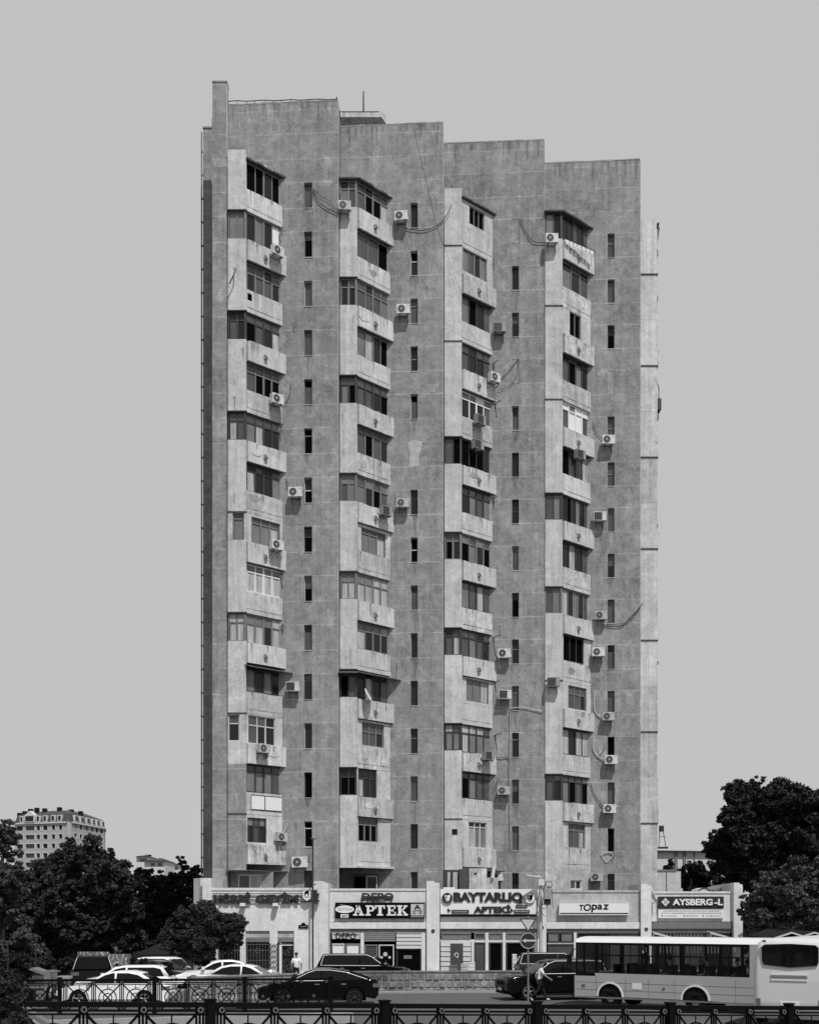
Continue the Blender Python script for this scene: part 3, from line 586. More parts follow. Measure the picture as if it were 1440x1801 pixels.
# fifth stack seen end-on at the right edge
f5 = F(X(1124.5, 75.1), 75.1, 0); w5 = X(1156, 75.1)-f5.o.x
for k in range(15):
    mb = MB(); t = T(k); A = k % 2 == 1; lo = t-3 if k < 14 else 2.9
    mb.fbox(f5, 0, w5-.05, -2.0, 0, lo+.03, t+(.62 if k == 0 else 0), rnd.choice([M_bal, M_bal, M_bal4, M_bal3])); mb.jbox(F(f5.p(w5, 0, 0).x-.06, f5.p(w5, 0, 0).y+.3, math.pi/2), -.27, .8, -.05, .06, lo+.03, t, M_bal2, .05)
    if A: mb.fbox(f5, -.03, w5+.03, -2.0, .05, t-.02, t+.05, M_rust)
    mb.fbox(f5, 0, w5-.02, -.6, .0-.004, lo, lo+.03, M_bal2)
    if k % 2 == 0 and k: mb.fbox(f5, w5, w5+.13, -1.6, -.3, t-2.9, t-1.8, M_bal2)
    if k in (0, 1, 3, 6, 9, 12): mb.fbox(f5, w5, w5+.1+.1*rnd.random(), -1.1, -.6, t-1.4, t-1.0-rnd.random()*.3, M_dgrey)
    mb.build('balcony', tower)
place_ac(AC4, f5.p(w5+.02, -.5, Z(709, 75.2)), R(85), 'dark air conditioner seen edge-on at the right rim of the tower', 'air conditioners hung on the balconies') if False else None
mb = MB(); mb.fbox(f5, w5+.0, w5+.3, -.9, -.2, Z(718, 75.2), Z(699, 75.2), M_dgrey); mb.fbox(f5, w5, w5+.12, -.6, -.2, Z(736, 75.2), Z(727, 75.2), M_dgrey); mb.tube([f5.p(w5, -.2, Z(668, 75.2)), f5.p(w5+.15, -.3, Z(680, 75.2)), f5.p(w5+.18, -.4, Z(699, 75.2))], .03, M_cable); mb.build('wall_fixture', tower)
mb = MB(); mb.fbox(f5, w5-.02, w5+.12, -.5, .02, T(0)+.3, T(0)+.4, M_rust); mb.hexa([f5.p(w5, -.3, T(0)-.9), f5.p(w5+.05, -.3, T(0)-.9), f5.p(w5+.05, -.6, T(0)-.9), f5.p(w5, -.6, T(0)-.9), f5.p(w5, -.3, T(0)+.3), f5.p(w5+.22, -.3, T(0)+.3), f5.p(w5+.22, -.6, T(0)+.3), f5.p(w5, -.6, T(0)+.3)], M_dgrey); mb.build('balcony_roof', tower)

# ================================================================ AIR CONDITIONERS
def make_ac(fan='disc', tone=M_ac, s=1.0):
    f = F(0, 0, 0); r = thing('air_conditioner', 'x', 'air conditioner')
    w_, h_, d_ = .40*s, .28*s, .32*s; m = MB(); b = .02
    m.fbox(f, -w_, w_, .22, .22+d_, -h_, h_, tone); m.fbox(f, w_*.45, w_*.47, .22+d_, .225+d_, -h_*.9, h_*.9, M_acd2); m.fbox(f, w_*.55, w_*.9, .22+d_, .224+d_, h_*.6, h_*.75, M_acd2)
    m.fbox(f, w_, w_+.04, .26, .4, -h_*.8, -h_*.2, tone)
    m.build('casing', r, local=True)
    m = MB(); c = -w_*.3
    if fan == 'disc':
        m.fdisc(f, c, 0, h_*.82, .22+d_, .235+d_, M_acd, 20)
        for q in (.3, .55, .8): m.fring(f, c, 0, h_*q-.006, h_*q+.006, .235+d_, .24+d_, M_acd2, 16)
        m.fdisc(f, c, 0, h_*.16, .235+d_, .245+d_, tone, 10)
    else:
        m.fbox(f, -w_*.92, w_*.35, .22+d_, .235+d_, -h_*.85, h_*.85, M_acd)
        for q in range(6): m.fbox(f, -w_*.92, w_*.35, .235+d_, .24+d_, -h_*.8+q*h_*.3, -h_*.78+q*h_*.3, M_acd2)
    m.build('fan_grille', r, local=True)
    m = MB()
    for sx in (-w_*.6, w_*.6): m.bar(f.p(sx, 0, -h_-.02), f.p(sx, .22+d_+.02, -h_-.02), .02, M_dgrey, 4); m.bar(f.p(sx, 0, -h_-.35), f.p(sx, .22+d_, -h_-.02), .015, M_dgrey, 4)
    m.bar(f.p(-w_*.6, .05, -h_-.02), f.p(w_*.6, .05, -h_-.02), .015, M_dgrey, 4); m.build('bracket', r, local=True)
    return r
AC1 = make_ac(); AC2 = make_ac('grid', M_ac); AC3 = make_ac('disc', M_ac, 1.15); AC4 = make_ac('grid', M_acd2); AC5 = make_ac('disc', M_acy, .94)
used = set()
def place_ac(src, loc, yaw, label, group):
    src = AC5 if src is AC1 and len(used) > 1 and rnd.random() < .4 else src
    o = src if src.name not in used and not used.add(src.name) else copy_tree(src)
    o.location = loc; o.rotation_euler = (rnd.uniform(-.03, .03), rnd.uniform(-.035, .035), yaw+rnd.uniform(-.08, .08)); tag(o, label, 'air conditioner', group); return o
WCOL = ['first', 'second', 'third', 'fourth']
def wall_hit(i, px, py):          # point on the wall plane of bay i seen at this photo pixel
    f, W = WALLF[i]; d = Vector(((px-CX)/FP, 1, (HY-py)/FP)); o = Vector((0, 0, ZC)); n = f.Nn
    t = (f.o-o).dot(n)/d.dot(n); return o+d*t
GW = 'air conditioners bracketed to the grey walls'; GB = 'air conditioners hung on the balconies'
for i, px, py, src, tx in [(0, 521, 870, AC1, 'beside the seventh slit window'), (0, 517, 1210, AC2, 'beside the eleventh slit window'), (0, 528, 1517, AC3, 'large and low, just above the roof of the barred window shop'),
     (1, 707, 387, AC1, 'beside the topmost slit window'), (1, 709, 550, AC1, 'beside the third slit window'), (1, 708, 889, AC1, 'beside the seventh slit window'),
     (2, 877, 582, AC4, 'beside the third slit window'), (2, 887, 1152, AC1, 'beside the tenth slit window'), (2, 887, 1224, AC2, 'beside the eleventh slit window'), (2, 886, 1392, AC1, 'beside the thirteenth slit window'), (2, 873, 1543, AC1, 'half hidden behind the sheet metal cabin on the shop roof'),
     (3, 1068, 778, AC1, 'below the fifth slit window'), (3, 1053, 912, AC2, 'beside the seventh slit window'), (3, 1055, 1085, AC1, 'beside the ninth slit window'), (3, 1050, 1150, AC1, 'beside the tenth slit window'),
     (3, 1069, 1262, AC1, 'beside the eleventh slit window'), (3, 1073, 1338, AC1, 'below the twelfth slit window'), (3, 1070, 1424, AC1, 'below the thirteenth slit window'), (3, 1048, 1543, AC1, 'just above the blotchy parapet of the shop with a plain white sign board')]:
    p = wall_hit(i, px, py)
    pass
    place_ac(src, p, WALLF[i][0].yaw, f'air conditioner {tx} of the {WCOL[i]} grey wall strip' if 'slit' in tx else f'air conditioner {tx}', GW)
def ang_hit(i, px, py, off=.17):
    fg = ANG[i][0]; d = Vector(((px-CX)/FP, 1, (HY-py)/FP)); o = Vector((0, 0, ZC)); q = fg.o+fg.Nn*off; t = (q-o).dot(fg.Nn)/d.dot(fg.Nn); return o+d*t
for i, px, py, src, off, k in [(0, 481, 446, AC1, .17, 1), (0, 481, 706, AC1, .0, 4), (0, 481, 962, AC1, .17, 7), (0, 458, 1318, AC1, .17, 11), (0, 488, 1473, AC1, .0, 13), (1, 671, 902, AC4, .17, 6),
     (2, 862, 668, AC1, .17, 3), (2, 836, 742, AC4, .0, 4), (2, 833, 786, AC4, -.05, 5), (2, 851, 1331, AC4, .17, 11), (3, 1012, 803, AC4, -.05, 5)]:
    p = ang_hit(i, px, py, off); place_ac(src, p, ANG[i][0].yaw, f'air conditioner on the {ORD[k]} balcony from the top of the {ORD[i]} balcony stack', GB)
for i, px, py, src, tx in [(1, 606, 369, AC1, 'the front of the topmost balcony in the second balcony stack'), (3, 968, 426, AC1, 'the front of the topmost fourth stack balcony, left of the laundry'), (3, 972, 1202, AC4, 'the front of the fourth stack, dark and rusty beside a pale pipe')]:
    fa = ANG[i][2]; place_ac(src, (X(px, fa.o.y), fa.o.y, Z(py, fa.o.y)), 0, f'air conditioner on {tx}', GB)

# ================================================================ CABLES, DISHES, LAUNDRY ON THE TOWER
def cable(pts, label, r=.022, name='cable', cat='cable', m=None, sag=0, group='loose cables on the tower'):
    mb = MB(); P = [Vector(p) for p in pts]; Q = []
    if len(P) == 2:
        for t in range(11):
            s_ = t/10; q = P[0].lerp(P[1], s_); q.z -= sag*4*s_*(1-s_); Q.append(q)
    else:
        for a in range(len(P)-1):      # catmull-rom
            p0 = P[max(a-1, 0)]; p1 = P[a]; p2 = P[a+1]; p3 = P[min(a+2, len(P)-1)]
            for t in range(6):
                u = t/6; Q.append(.5*((2*p1)+(p2-p0)*u+(2*p0-5*p1+4*p2-p3)*u*u+(3*p1-p0-3*p2+p3)*u**3))
        Q.append(P[-1])
    mb.tube(Q, r*.78, m or M_cable, 5); o = mb.build(name); tag(o, label, cat, group); return o
def wc(i, L, off=.08):
    f = WALLF[i][0]; return [wall_hit(i, a, b)+f.Nn*off for a, b in L]
cable(wc(0, [(551, 332), (556, 350), (574, 366), (594, 376)]), 'thick dark cable drooping right from the topmost slit window of the first grey strip', .03)
cable(wc(0, [(552, 334), (562, 345), (580, 355), (592, 372)]), 'thin dark cable arching above the thick one right of the topmost first strip slit window', .018)
cable(wc(1, [(712, 402), (740, 406), (768, 398), (785, 380), (794, 360)]), 'thick dark cable swagged from the topmost second strip air conditioner to the third balcony stack', .03)
cable(wc(1, [(727, 222), (745, 300), (765, 385), (780, 432), (812, 520)], .02), 'long thin wire hanging down the second grey strip from the roof edge', .008)
cable(wc(2, [(914, 386), (925, 410), (938, 426), (957, 427)]), 'dark cable sagging from the topmost third strip slit window to the laundry balcony', .03)
cable(wc(2, [(911, 632), (895, 652), (880, 668), (872, 683)]), 'upper dark cable fanning from the blocked slit opening of the third strip', .025)
cable(wc(2, [(911, 634), (908, 660), (895, 680), (874, 687)]), 'lower dark cable looping from the blocked slit opening of the third strip', .018)
cable(wc(0, [(512, 676), (508, 700), (500, 712), (494, 712)]), 'dark cable running down to the fifth balcony air conditioner of the first stack', .022)
cable(wc(0, [(504, 842), (506, 856), (512, 862)]), 'short dark cable above the air conditioner of the seventh first strip slit window', .022)
cable(wc(3, [(1042, 741), (1046, 758), (1056, 770), (1062, 772)]), 'dark cable dropping to the air conditioner under the fifth fourth strip slit window', .022)
cable(wc(3, [(1063, 1100), (1090, 1102), (1110, 1085), (1130, 1062)]), 'thick dark cable rising right from the ninth storey air conditioner to the tower corner', .03)
cable(wc(3, [(1066, 1098), (1085, 1098), (1108, 1092), (1128, 1064)]), 'thin dark cable running under the thick one to the corner of the tower', .018)
cable(wc(3, [(1046, 1218), (1044, 1240), (1048, 1255), (1060, 1264)]), 'pale insulated pipe curving down to the eleventh storey air conditioner of the fourth strip', .04, m=M_lgrey, cat='pipe', name='pipe')
cable(wc(3, [(1046, 1296), (1042, 1315), (1050, 1330), (1064, 1338)]), 'pale insulated pipe curving down to the twelfth storey air conditioner of the fourth strip', .04, m=M_lgrey, cat='pipe', name='pipe')
cable(wc(3, [(1064, 1311), (1058, 1325), (1050, 1332)]), 'short dark rod leaning beside the pale pipe near the twelfth fourth strip slit window', .02)
cable(wc(3, [(1038, 1378), (1044, 1396), (1054, 1412), (1062, 1422)]), 'dark cable slanting down to the thirteenth storey air conditioner of the fourth strip', .028)
cable(wc(2, [(897, 1246), (920, 1245), (940, 1249), (953, 1252)]), 'pale bent pipe running level under the eleventh slit window of the third strip', .035, m=M_lgrey, cat='pipe', name='pipe')
cable(wc(2, [(896, 1246), (896, 1290), (895, 1330), (895, 1390), (896, 1440), (897, 1490)]), 'long grey vertical drainpipe down the lower third grey strip', .03, m=M_wall, cat='pipe', name='pipe')
cable(wc(2, [(868, 1330), (880, 1333), (894, 1333), (896, 1346)]), 'grey pipe joining the twelfth balcony of the third stack to the vertical drainpipe', .035, m=M_mgrey, cat='pipe', name='pipe')
cable(wc(2, [(878, 1371), (872, 1380), (874, 1392), (880, 1396)]), 'dark cable curled above the lowest cabled air conditioner of the third strip', .02)
cable(wc(0, [(507, 1448), (502, 1460), (498, 1466)]), 'short white pipe leaning off the fourteenth balcony of the first stack', .05, m=M_lgrey, cat='pipe', name='pipe')
cable([Vector((X(412, 68.0), 68.1, Z(470, 68))), Vector((X(414, 68.0), 67.9, Z(478, 68))), Vector((X(404, 68.0), 67.9, Z(500, 68)))], 'bent dark exhaust pipe sticking from the front of the third balcony in the first stack', .05, m=M_dgrey, cat='pipe', name='pipe')
def rod(i, px, py, ln, label):
    fg = ANG[i][0]; p = ang_hit(i, px, py, .0); mb = MB(); mb.bar(p, p+Vector((.35*ln, -.5*ln, .05)), .035, M_mgrey); mb.bar(p+Vector((.1, -.1, 0)), p+Vector((.1, -.1, -.35)), .02, M_dgrey)
    tag(mb.build('clothes_rod'), label, 'clothes rod', 'clothes drying rods sticking out of the balconies')
for i, px, py, ln, lb in [(0, 492, 405, .6, 'second balcony of the first stack'), (0, 494, 1011, .9, 'ninth balcony of the first stack'), (0, 492, 752, .7, 'sixth balcony of the first stack'), (2, 866, 640, .9, 'fourth balcony of the third stack'), (2, 868, 712, 1.2, 'fifth balcony of the third stack'), (2, 866, 878, .8, 'seventh balcony of the third stack'),
      (2, 866, 1122, 1.4, 'tenth balcony of the third stack'), (2, 868, 1294, 1.3, 'twelfth balcony of the third stack'), (2, 868, 1201, .9, 'eleventh balcony of the third stack'), (0, 495, 1101, .5, 'tenth balcony of the first stack')]:
    rod(i, px, py, ln, f'metal clothes rod at the right end of the {lb}')
def dish(p, yaw, tilt, r, label):
    d = thing('satellite_dish', label, 'satellite dish', p, yaw, 'satellite dishes'); m = MB(); n = 18
    rings = []
    for j in range(5):
        q = j/4; rings.append([(r*q*math.cos(2*math.pi*a/n), -.16*r*(q*q)*2.0, r*q*math.sin(2*math.pi*a/n)) for a in range(n)])
    for j in range(4):
        for a in range(n):
            b = (a+1) % n; m.face([rings[j][a], rings[j+1][a], rings[j+1][b], rings[j][b]], M_ac)
    o = m.build('reflector', d, local=True, smooth=True, fix=True); md = o.modifiers.new('s', 'SOLIDIFY'); md.thickness = .02; o.rotation_euler = (tilt, 0, 0)
    m = MB(); m.bar((0, 0, -r*.8), (0, -r*1.1, -.1), .015, M_dgrey); m.bar((0, -r*1.1, -.1), (0, -r*1.2, -.02), .03, M_dgrey); m.bar((0, .0, 0), (0, .3, -.15), .03, M_dgrey); m.build('arm', d, local=True)
    return d
p = ang_hit(1, 644, 1226, .4); dish(p, R(80), R(-25), .5, 'thin white dish seen edge-on under the glazing of the eleventh balcony of the second stack')
dish(Vector((X(1145, 70.2), 70.2, Z(1577, 70.2))), R(78), R(-22), .62, 'large white dish seen edge-on over the left end of the cube logo board')
# laundry
L = thing('clothes_line', 'laundry line of white clothes hanging in front of the topmost fourth stack balcony', 'laundry', ang_hit(3, 995, 425, .3))
mb = MB(); a = ang_hit(3, 993, 419, .25); b = ang_hit(3, 1046, 442, .6); mb.tube([a, b], .015, M_dgrey); mb.bar(a, ang_hit(3, 993, 419, 0), .02, M_dgrey); mb.bar(b, ang_hit(3, 1038, 442, 0), .02, M_dgrey)
mb.tube([a+Vector((0, -.2, -.05)), b+Vector((0, -.2, -.05))], .012, M_dgrey); mb.build('line', L)
for q in range(7):
    t0 = .03+q*.135; p0 = a.lerp(b, t0); p1 = a.lerp(b, t0+.11); h = rnd.uniform(.25, .55); m = MB(); n = 4
    for c in range(n):
        s0 = p0.lerp(p1, c/n); s1 = p0.lerp(p1, (c+1)/n); wv = .05*math.sin(c*2.0+q); wv1 = .05*math.sin((c+1)*2.0+q)
        m.hexa([s0+Vector((0, wv, -h)), s1+Vector((0, wv1, -h-.05)), s1+Vector((0, wv1+.02, -h-.05)), s0+Vector((0, wv+.02, -h)), s0, s1, s1+Vector((0, .02, 0)), s0+Vector((0, .02, 0))], M_shirt)
    m.build('garment', L)

# ================================================================ SHOPS
SH = [  # px0, px1, D, parapet top row, beam rows
 dict(a=372, b=551, D=64.5, top=1563, cat='shop', label='pale plastered shop with barred windows and raised dark letters behind the round street tree'),
 dict(a=577, b=750, D=66.0, top=1564, cat='shop', label='pale shop with a long black pharmacy sign board and roller shutters'),
 dict(a=774, b=944, D=67.5, top=1565, cat='shop', label='pale shop with two round cow emblems on its board and a flag on its shutter'),
 dict(a=961, b=1126, D=69.5, top=1567, cat='shop', label='shop with blotchy bare parapet and plain white sign board behind the bus front'),
 dict(a=1146, b=1290, D=71.0, top=1569, cat='shop', label='pale shop with a dark board and cube logo, rightmost of the shop row')]
SHOB = []
for i, s in enumerate(SH):
    D = s['D']; f = F(X(s['a'], D), D, 0); W = X(s['b'], D)-X(s['a'], D); top = Z(s['top'], D); o = thing('shop_building', s['label'], s['cat'], (f.o.x, D, 0), group='shops along the foot of the tower'); SHOB.append((o, f, W, D))
    mat = M_shop if i != 3 else M_shop2
    back = 69.9 if i == 0 else BAYS[min(i-1, 3)][2]-.6
    if i == 4: back = 82
    beam0, beam1 = (Z(1634, D), Z(1622, D))
    if i == 0:
        pu = lambda p: X(p, D)-f.o.x
        ops = [(pu(383), pu(422), 0.75, Z(1638, D)), (pu(432), pu(474), .75, Z(1638, D)), (pu(488), pu(517), .05, Z(1638, D))]
        mb = MB(); mb.wall(f, 0, W, 0, top, ops, .35, mat); mb.fbox(f, 0, W, .0, .04, top-.12, top+.03, M_shop);
        mb.build('wall', o)
        for q, (u0, u1, z0, z1) in enumerate(ops):
            m = MB(); zb = Z(1648, D)-.05
            m.fbox(f, u0, u1, -.3, -.1, zb-.0, z1-.02, M_shop2); m.fbox(f, u0, u1, -.34, -.05, zb-.25, zb-.002, M_mgrey)
            m.fbox(f, u0, u0+.08, -.3, -.2, z0, zb-.25, M_dgrey); m.fbox(f, u1-.08, u1, -.3, -.2, z0, zb-.25, M_dgrey)
            if q == 2:
                m.fbox(f, u0+.08, u0+.22, -.3, -.15, z0, zb-.25, M_white); m.fbox(f, u0+.22, u1-.08, -.3, -.15, Z(1664, D), Z(1661, D), M_white)
            w_ = m.build('door' if q == 2 else 'window', o); g = MB(); g.fbox(f, u0+.08, u1-.08, -.28, -.27, z0, zb-.25, M_glass if q < 2 else M_glass); g.build('pane', w_)
            g = MB()
            if q < 2:
                uu = u0+.1
                while uu < u1-.05:
                    g.bar(f.p(uu, -.04, z0), f.p(uu, -.04, zb-.28), .014, M_rose, 4); uu += .17
                for zz in (z0+.1, z0+.55, z0+1.1, zb-.4): g.bar(f.p(u0, -.04, zz), f.p(u1, -.04, zz), .014, M_rose, 4)
                g.fring(f, (u0+u1)/2, z0+1.1, .12, .15, -.05, -.03, M_rose, 14)
                if q == 1:      # open leaf of the grille folded back on the pier
                    for zz in np.arange(z0, zb-.4, .3):
                        g.tube([f.p(u1+.05, .05, zz), f.p(u1+.25, .05, zz+.28), f.p(u1+.45, .05, zz)], .014, M_dgrey, 4); g.tube([f.p(u1+.05, .05, zz+.3), f.p(u1+.25, .05, zz+.1), f.p(u1+.45, .05, zz+.3)], .014, M_dgrey, 4)
                    for uu in (u1+.04, u1+.46): g.bar(f.p(uu, .05, z0-.1), f.p(uu, .05, zb-.3), .02, M_dgrey, 4)
                    g.fbox(f, u1-.0, u1+.5, .02, .06, .2, z0-.1, M_shop2)
            else:
                rr = random.Random(3)
                for _ in range(46):
                    a_, b_ = rr.uniform(u0+.27, u1-.13), rr.uniform(.2, Z(1667, D)); g.fring(f, a_, b_, .05, .07, -.2, -.18, M_rose, 8, rr.uniform(0, 3), rr.uniform(3.5, 6.3))
                for uu in (u0+.25, u1-.1): g.bar(f.p(uu, -.18, .1), f.p(uu, -.18, Z(1666, D)), .015, M_rose, 4)
            g.build('grille', w_)
        mb = MB(); mb.box(f.o.x+.05, f.o.x+W-.05, D+.36, back, 0, top-.4, M_shade); mb.build('core', o)
        # left corner block, lower return
        mb = MB(); bx = X(337, D); mb.prism([(bx, D+.6), (X(353, D), D-.1), (f.o.x-.004, D-.1), (f.o.x-.004, D+5), (bx, D+5)], 0, Z(1545, D), M_shop); mb.fbox(f, -.62, -.5, .1, .13, Z(1590, D), Z(1559, D), M_dgrey)
        for q in range(9): mb.fbox(f, -.6, -.52, .13, .14, Z(1588-q*3.3, D), Z(1586.6-q*3.3, D), M_lgrey)
        mb.build('corner_block', o)
    else:
        mb = MB(); mb.wall(f, 0, W, beam1+.02, top, [], .35, mat); mb.fbox(f, 0, W, -.0, .05, top-.1, top+.02, mat)
        mb.fbox(f, 0, W, -.4, .07, beam0, beam1, M_shop if i < 4 else M_mgrey)
        mb.fbox(f, 0, W, -.5, -.03, beam0-.24, beam0-.0, M_shade)  # dark strip painted in as the shadow band under the beam
        mb.build('parapet', o)
        mb = MB(); mb.box(f.o.x+.05, f.o.x+W-.05, D+1.2, back, 0, top-.4, M_open); mb.build('core', o)
        top_g = beam0-.24
        pu = lambda p: X(p, D)-f.o.x
        def shutter(u0, u1, z0, z1, m_, v=-.03, st=.11, m2=None):
            g = MB(); z = z0
            while z < z1-.01:
                e = min(z+st, z1); g.hexa([f.p(u0, v+.05, z), f.p(u1, v+.05, z), f.p(u1, v-.05, z), f.p(u0, v-.05, z), f.p(u0, v, e-.004), f.p(u1, v, e-.004), f.p(u1, v-.05, e-.004), f.p(u0, v-.05, e-.004)], m_); z = e
            return g.build('roller_shutter', o)
        def frame(u0, u1, z0, z1, fm, pm, v=-.03, name='window'):
            g = MB(); t = .07; g.fbox(f, u0, u1, v-.05, v+.03, z1-t, z1, fm); g.fbox(f, u0, u1, v-.05, v+.03, z0, z0+t, fm); g.fbox(f, u0, u0+t, v-.05, v+.03, z0+t, z1-t, fm); g.fbox(f, u1-t, u1, v-.05, v+.03, z0+t, z1-t, fm)
            w_ = g.build(name, o); g = MB(); g.fbox(f, u0+t, u1-t, v-.03, v-.02, z0+t, z1-t, pm); g.build('pane', w_); return w_
        mb = MB()
        if i == 1:
            for a_, b_ in ((634, 640), (741, 748)): mb.fbox(f, pu(a_), pu(b_), -.35, .0, 0, top_g, M_shop)
            frame(pu(584), pu(633), Z(1652, D), top_g, M_lgrey, M_lgrey)
            frame(pu(584), pu(606), .8, Z(1660, D), M_lgrey, M_signw, name='window'); frame(pu(608), pu(633), .8, Z(1660, D), M_mgrey, M_signw)
            shutter(pu(641), pu(695), Z(1656, D), top_g, M_mgrey)
            shutter(pu(697), pu(741), Z(1669, D), top_g, M_lgrey, st=.22)
            frame(pu(641), pu(664), .0, Z(1662, D), M_mgrey, M_glass2); frame(pu(666), pu(693), .0, Z(1662, D), M_lgrey, M_open, name='door')
            g = MB()
            for cx_, cy_, r_ in ((677.5, 1679, 3.8), (671, 1684.5, 2.4), (685, 1684.5, 2.4)): g.fdisc(f, pu(cx_), Z(cy_, D), r_*D/FP, -.04, -.02, M_lgrey, 12)
            g.build('door_sticker', o)
            frame(pu(697), pu(741), .0, Z(1669, D)-.02, M_dgrey, M_open, v=-.08)
            g = MB(); g.fbox(f, pu(710), pu(724), -.09, -.07, Z(1687, D), Z(1681, D), M_glass3); g.build('notice', o)
        if i == 2:
            for a_, b_ in ((853.5, 859), (884, 889), (944-5, 944)): mb.fbox(f, pu(a_), pu(b_), -.35, .0, 0, top_g, M_shop)
            mb.fbox(f, pu(774), pu(853), -.34, -.03, Z(1658, D), Z(1653, D), M_shop); mb.fbox(f, pu(859), pu(939), -.34, -.03, Z(1658, D), Z(1653, D), M_shop); mb.fbox(f, pu(829), pu(834), -.34, -.03, 0, Z(1658, D), M_shop)
            shutter(pu(775), pu(828), 0, Z(1658, D), M_lgrey, st=.29)
            for a_, b_ in ((776, 828), (834, 853), (860, 883), (890, 938)): frame(pu(a_), pu(b_), Z(1653, D), top_g, M_mgrey, M_mgrey if a_ != 834 else M_glass2)
            frame(pu(834), pu(853), 0, Z(1658, D), M_dgrey, M_glass2, name='window'); frame(pu(860), pu(883), 0, Z(1658, D), M_dgrey, M_open, name='door'); frame(pu(890), pu(938), 0, Z(1658, D), M_dgrey, M_open)
        if i == 3:
            mb.fbox(f, pu(1009), pu(1014), -.35, .0, 0, top_g, M_shop)
            mb.fbox(f, pu(963), pu(1009), -.34, -.03, Z(1661, D), Z(1658.5, D), M_lgrey)
            frame(pu(963), pu(984), Z(1658, D), Z(1640, D), M_dgrey, M_glass3); frame(pu(986), pu(1008), Z(1658, D), Z(1640, D), M_dgrey, M_glass3); frame(pu(963), pu(1008), 0, Z(1661, D), M_dgrey, M_glass2)
            frame(pu(1015), pu(1070), 0, top_g, M_dgrey, M_glass); frame(pu(1072), pu(1124), 0, top_g, M_dgrey, M_glass2)
        if i == 4:
            frame(pu(1147), pu(1185), 0, top_g, M_dgrey, M_glass); frame(pu(1186), pu(1240), 0, top_g, M_dgrey, M_glass2); frame(pu(1241), pu(1288), 0, top_g, M_dgrey, M_glass)
            for q in range(18): mb.fbox(f, pu(1160+q*6), pu(1162+q*6), -.04, -.01, 1.5, top_g, M_mgrey)
        mb.fbox(f, 0, W, -.5, -.1, 0, .12, M_shop2)
        mb.build('pillar', o)
# piers between the shops
PI_ = [(551, 577, 64.9, 1550, 0), (750, 773, 66.2, 1550, 1), (945, 960.5, 67.8, 1565, 2), (1127, 1145.5, 69.6, 1555, 3), (1290.5, 1306, 71.0, 1553, 4)]
for a, b, D, t, i in PI_:
    D -= .35; mb = MB(); x0, x1 = X(a, D), X(b, D); y1 = max(SH[i]['D'], SH[min(i+1, 4)]['D'])+2.5; z = Z(t, D)
    mb.box(x0, x1, D, y1, 0, z-.25, M_shop)
    xm = x0+(x1-x0)*.62; mb.box(x0, xm, D, y1, z-.25, z, M_shop); mb.box(xm, x1, D+.05, y1, z-.25, z-.1, M_shop)
    mb.build('pier', SHOB[i][0])
    if i in (1, 2, 3):
        m = MB(); ff = F(0, D, 0); yy = {1: 1638, 2: 1632, 3: 1635}[i]; xx = (x0+x1)/2; m.fdisc(ff, xx, Z(yy, D), .11, 0, .03, M_signd, 16); m.fbox(ff, xx-.08, xx+.08, .03, .035, Z(yy, D)-.015, Z(yy, D)+.015, M_signm)
        tag(m.build('plaque'), 'round dark plaque on the pier between the ' + {1: 'black sign shop and the cow emblem shop', 2: 'cow emblem shop and the bare parapet shop', 3: 'bare parapet shop and the dark board shop'}[i], 'plaque')
# annexe block right of the tower foot
mb = MB(); D = 76.2; mb.box(X(1128, D), X(1197, D), D, 86, 0, Z(1533, D), M_bal); mb.box(X(1171, D), X(1172, D), D-.03, D, 3, Z(1533, D)-.02, M_dgrey); mb.box(X(1128, D), X(1190, D), D-.05, 86, Z(1533, D), Z(1530, D), M_mgrey)
tag(mb.build('annexe'), 'low pale concrete annexe standing behind the dark board shop at the tower foot', 'annexe')
mb = MB(); D = 73.5; mb.hexa([(X(1255, D), D, 3), (X(1290, D), D, 3), (X(1290, D), D+5, 3), (X(1255, D), D+5, 3), (X(1255, D), D, Z(1565, D)), (X(1290, D), D, Z(1554, D)), (X(1290, D), D+5, Z(1554, D)), (X(1255, D), D+5, Z(1565, D))], M_mgrey)
for q in range(8): mb.box(X(1257+q*4, D), X(1258+q*4, D), D-.03, D, 3, Z(1567-q*1.2, D), M_dgrey)
tag(mb.build('corrugated_screen'), 'dark corrugated sheet screen with sloping top on the roof of the rightmost shop', 'screen')
D = 74; mb = MB(); ff = F(0, D, 0); mb.fpoly(ff, [(X(1225, D), Z(1572, D)), (X(1251, D), Z(1572, D)), (X(1248, D), Z(1566, D)), (X(1239, D), Z(1561.5, D)), (X(1230, D), Z(1564, D))], -2, 0, M_ac); mb.fring(ff, X(1238, D), Z(1574, D), .42, .46, 0, .05, M_dgrey, 14, .3, 2.8)
tag(mb.build('skylight'), 'small pale domed skylight peeping over the parapet of the rightmost shop', 'skylight')

# ================================================================ SIGNS
def sign(name, label, f, c): return thing(name, label, 'sign', f.p(*c) if isinstance(c, tuple) else c)
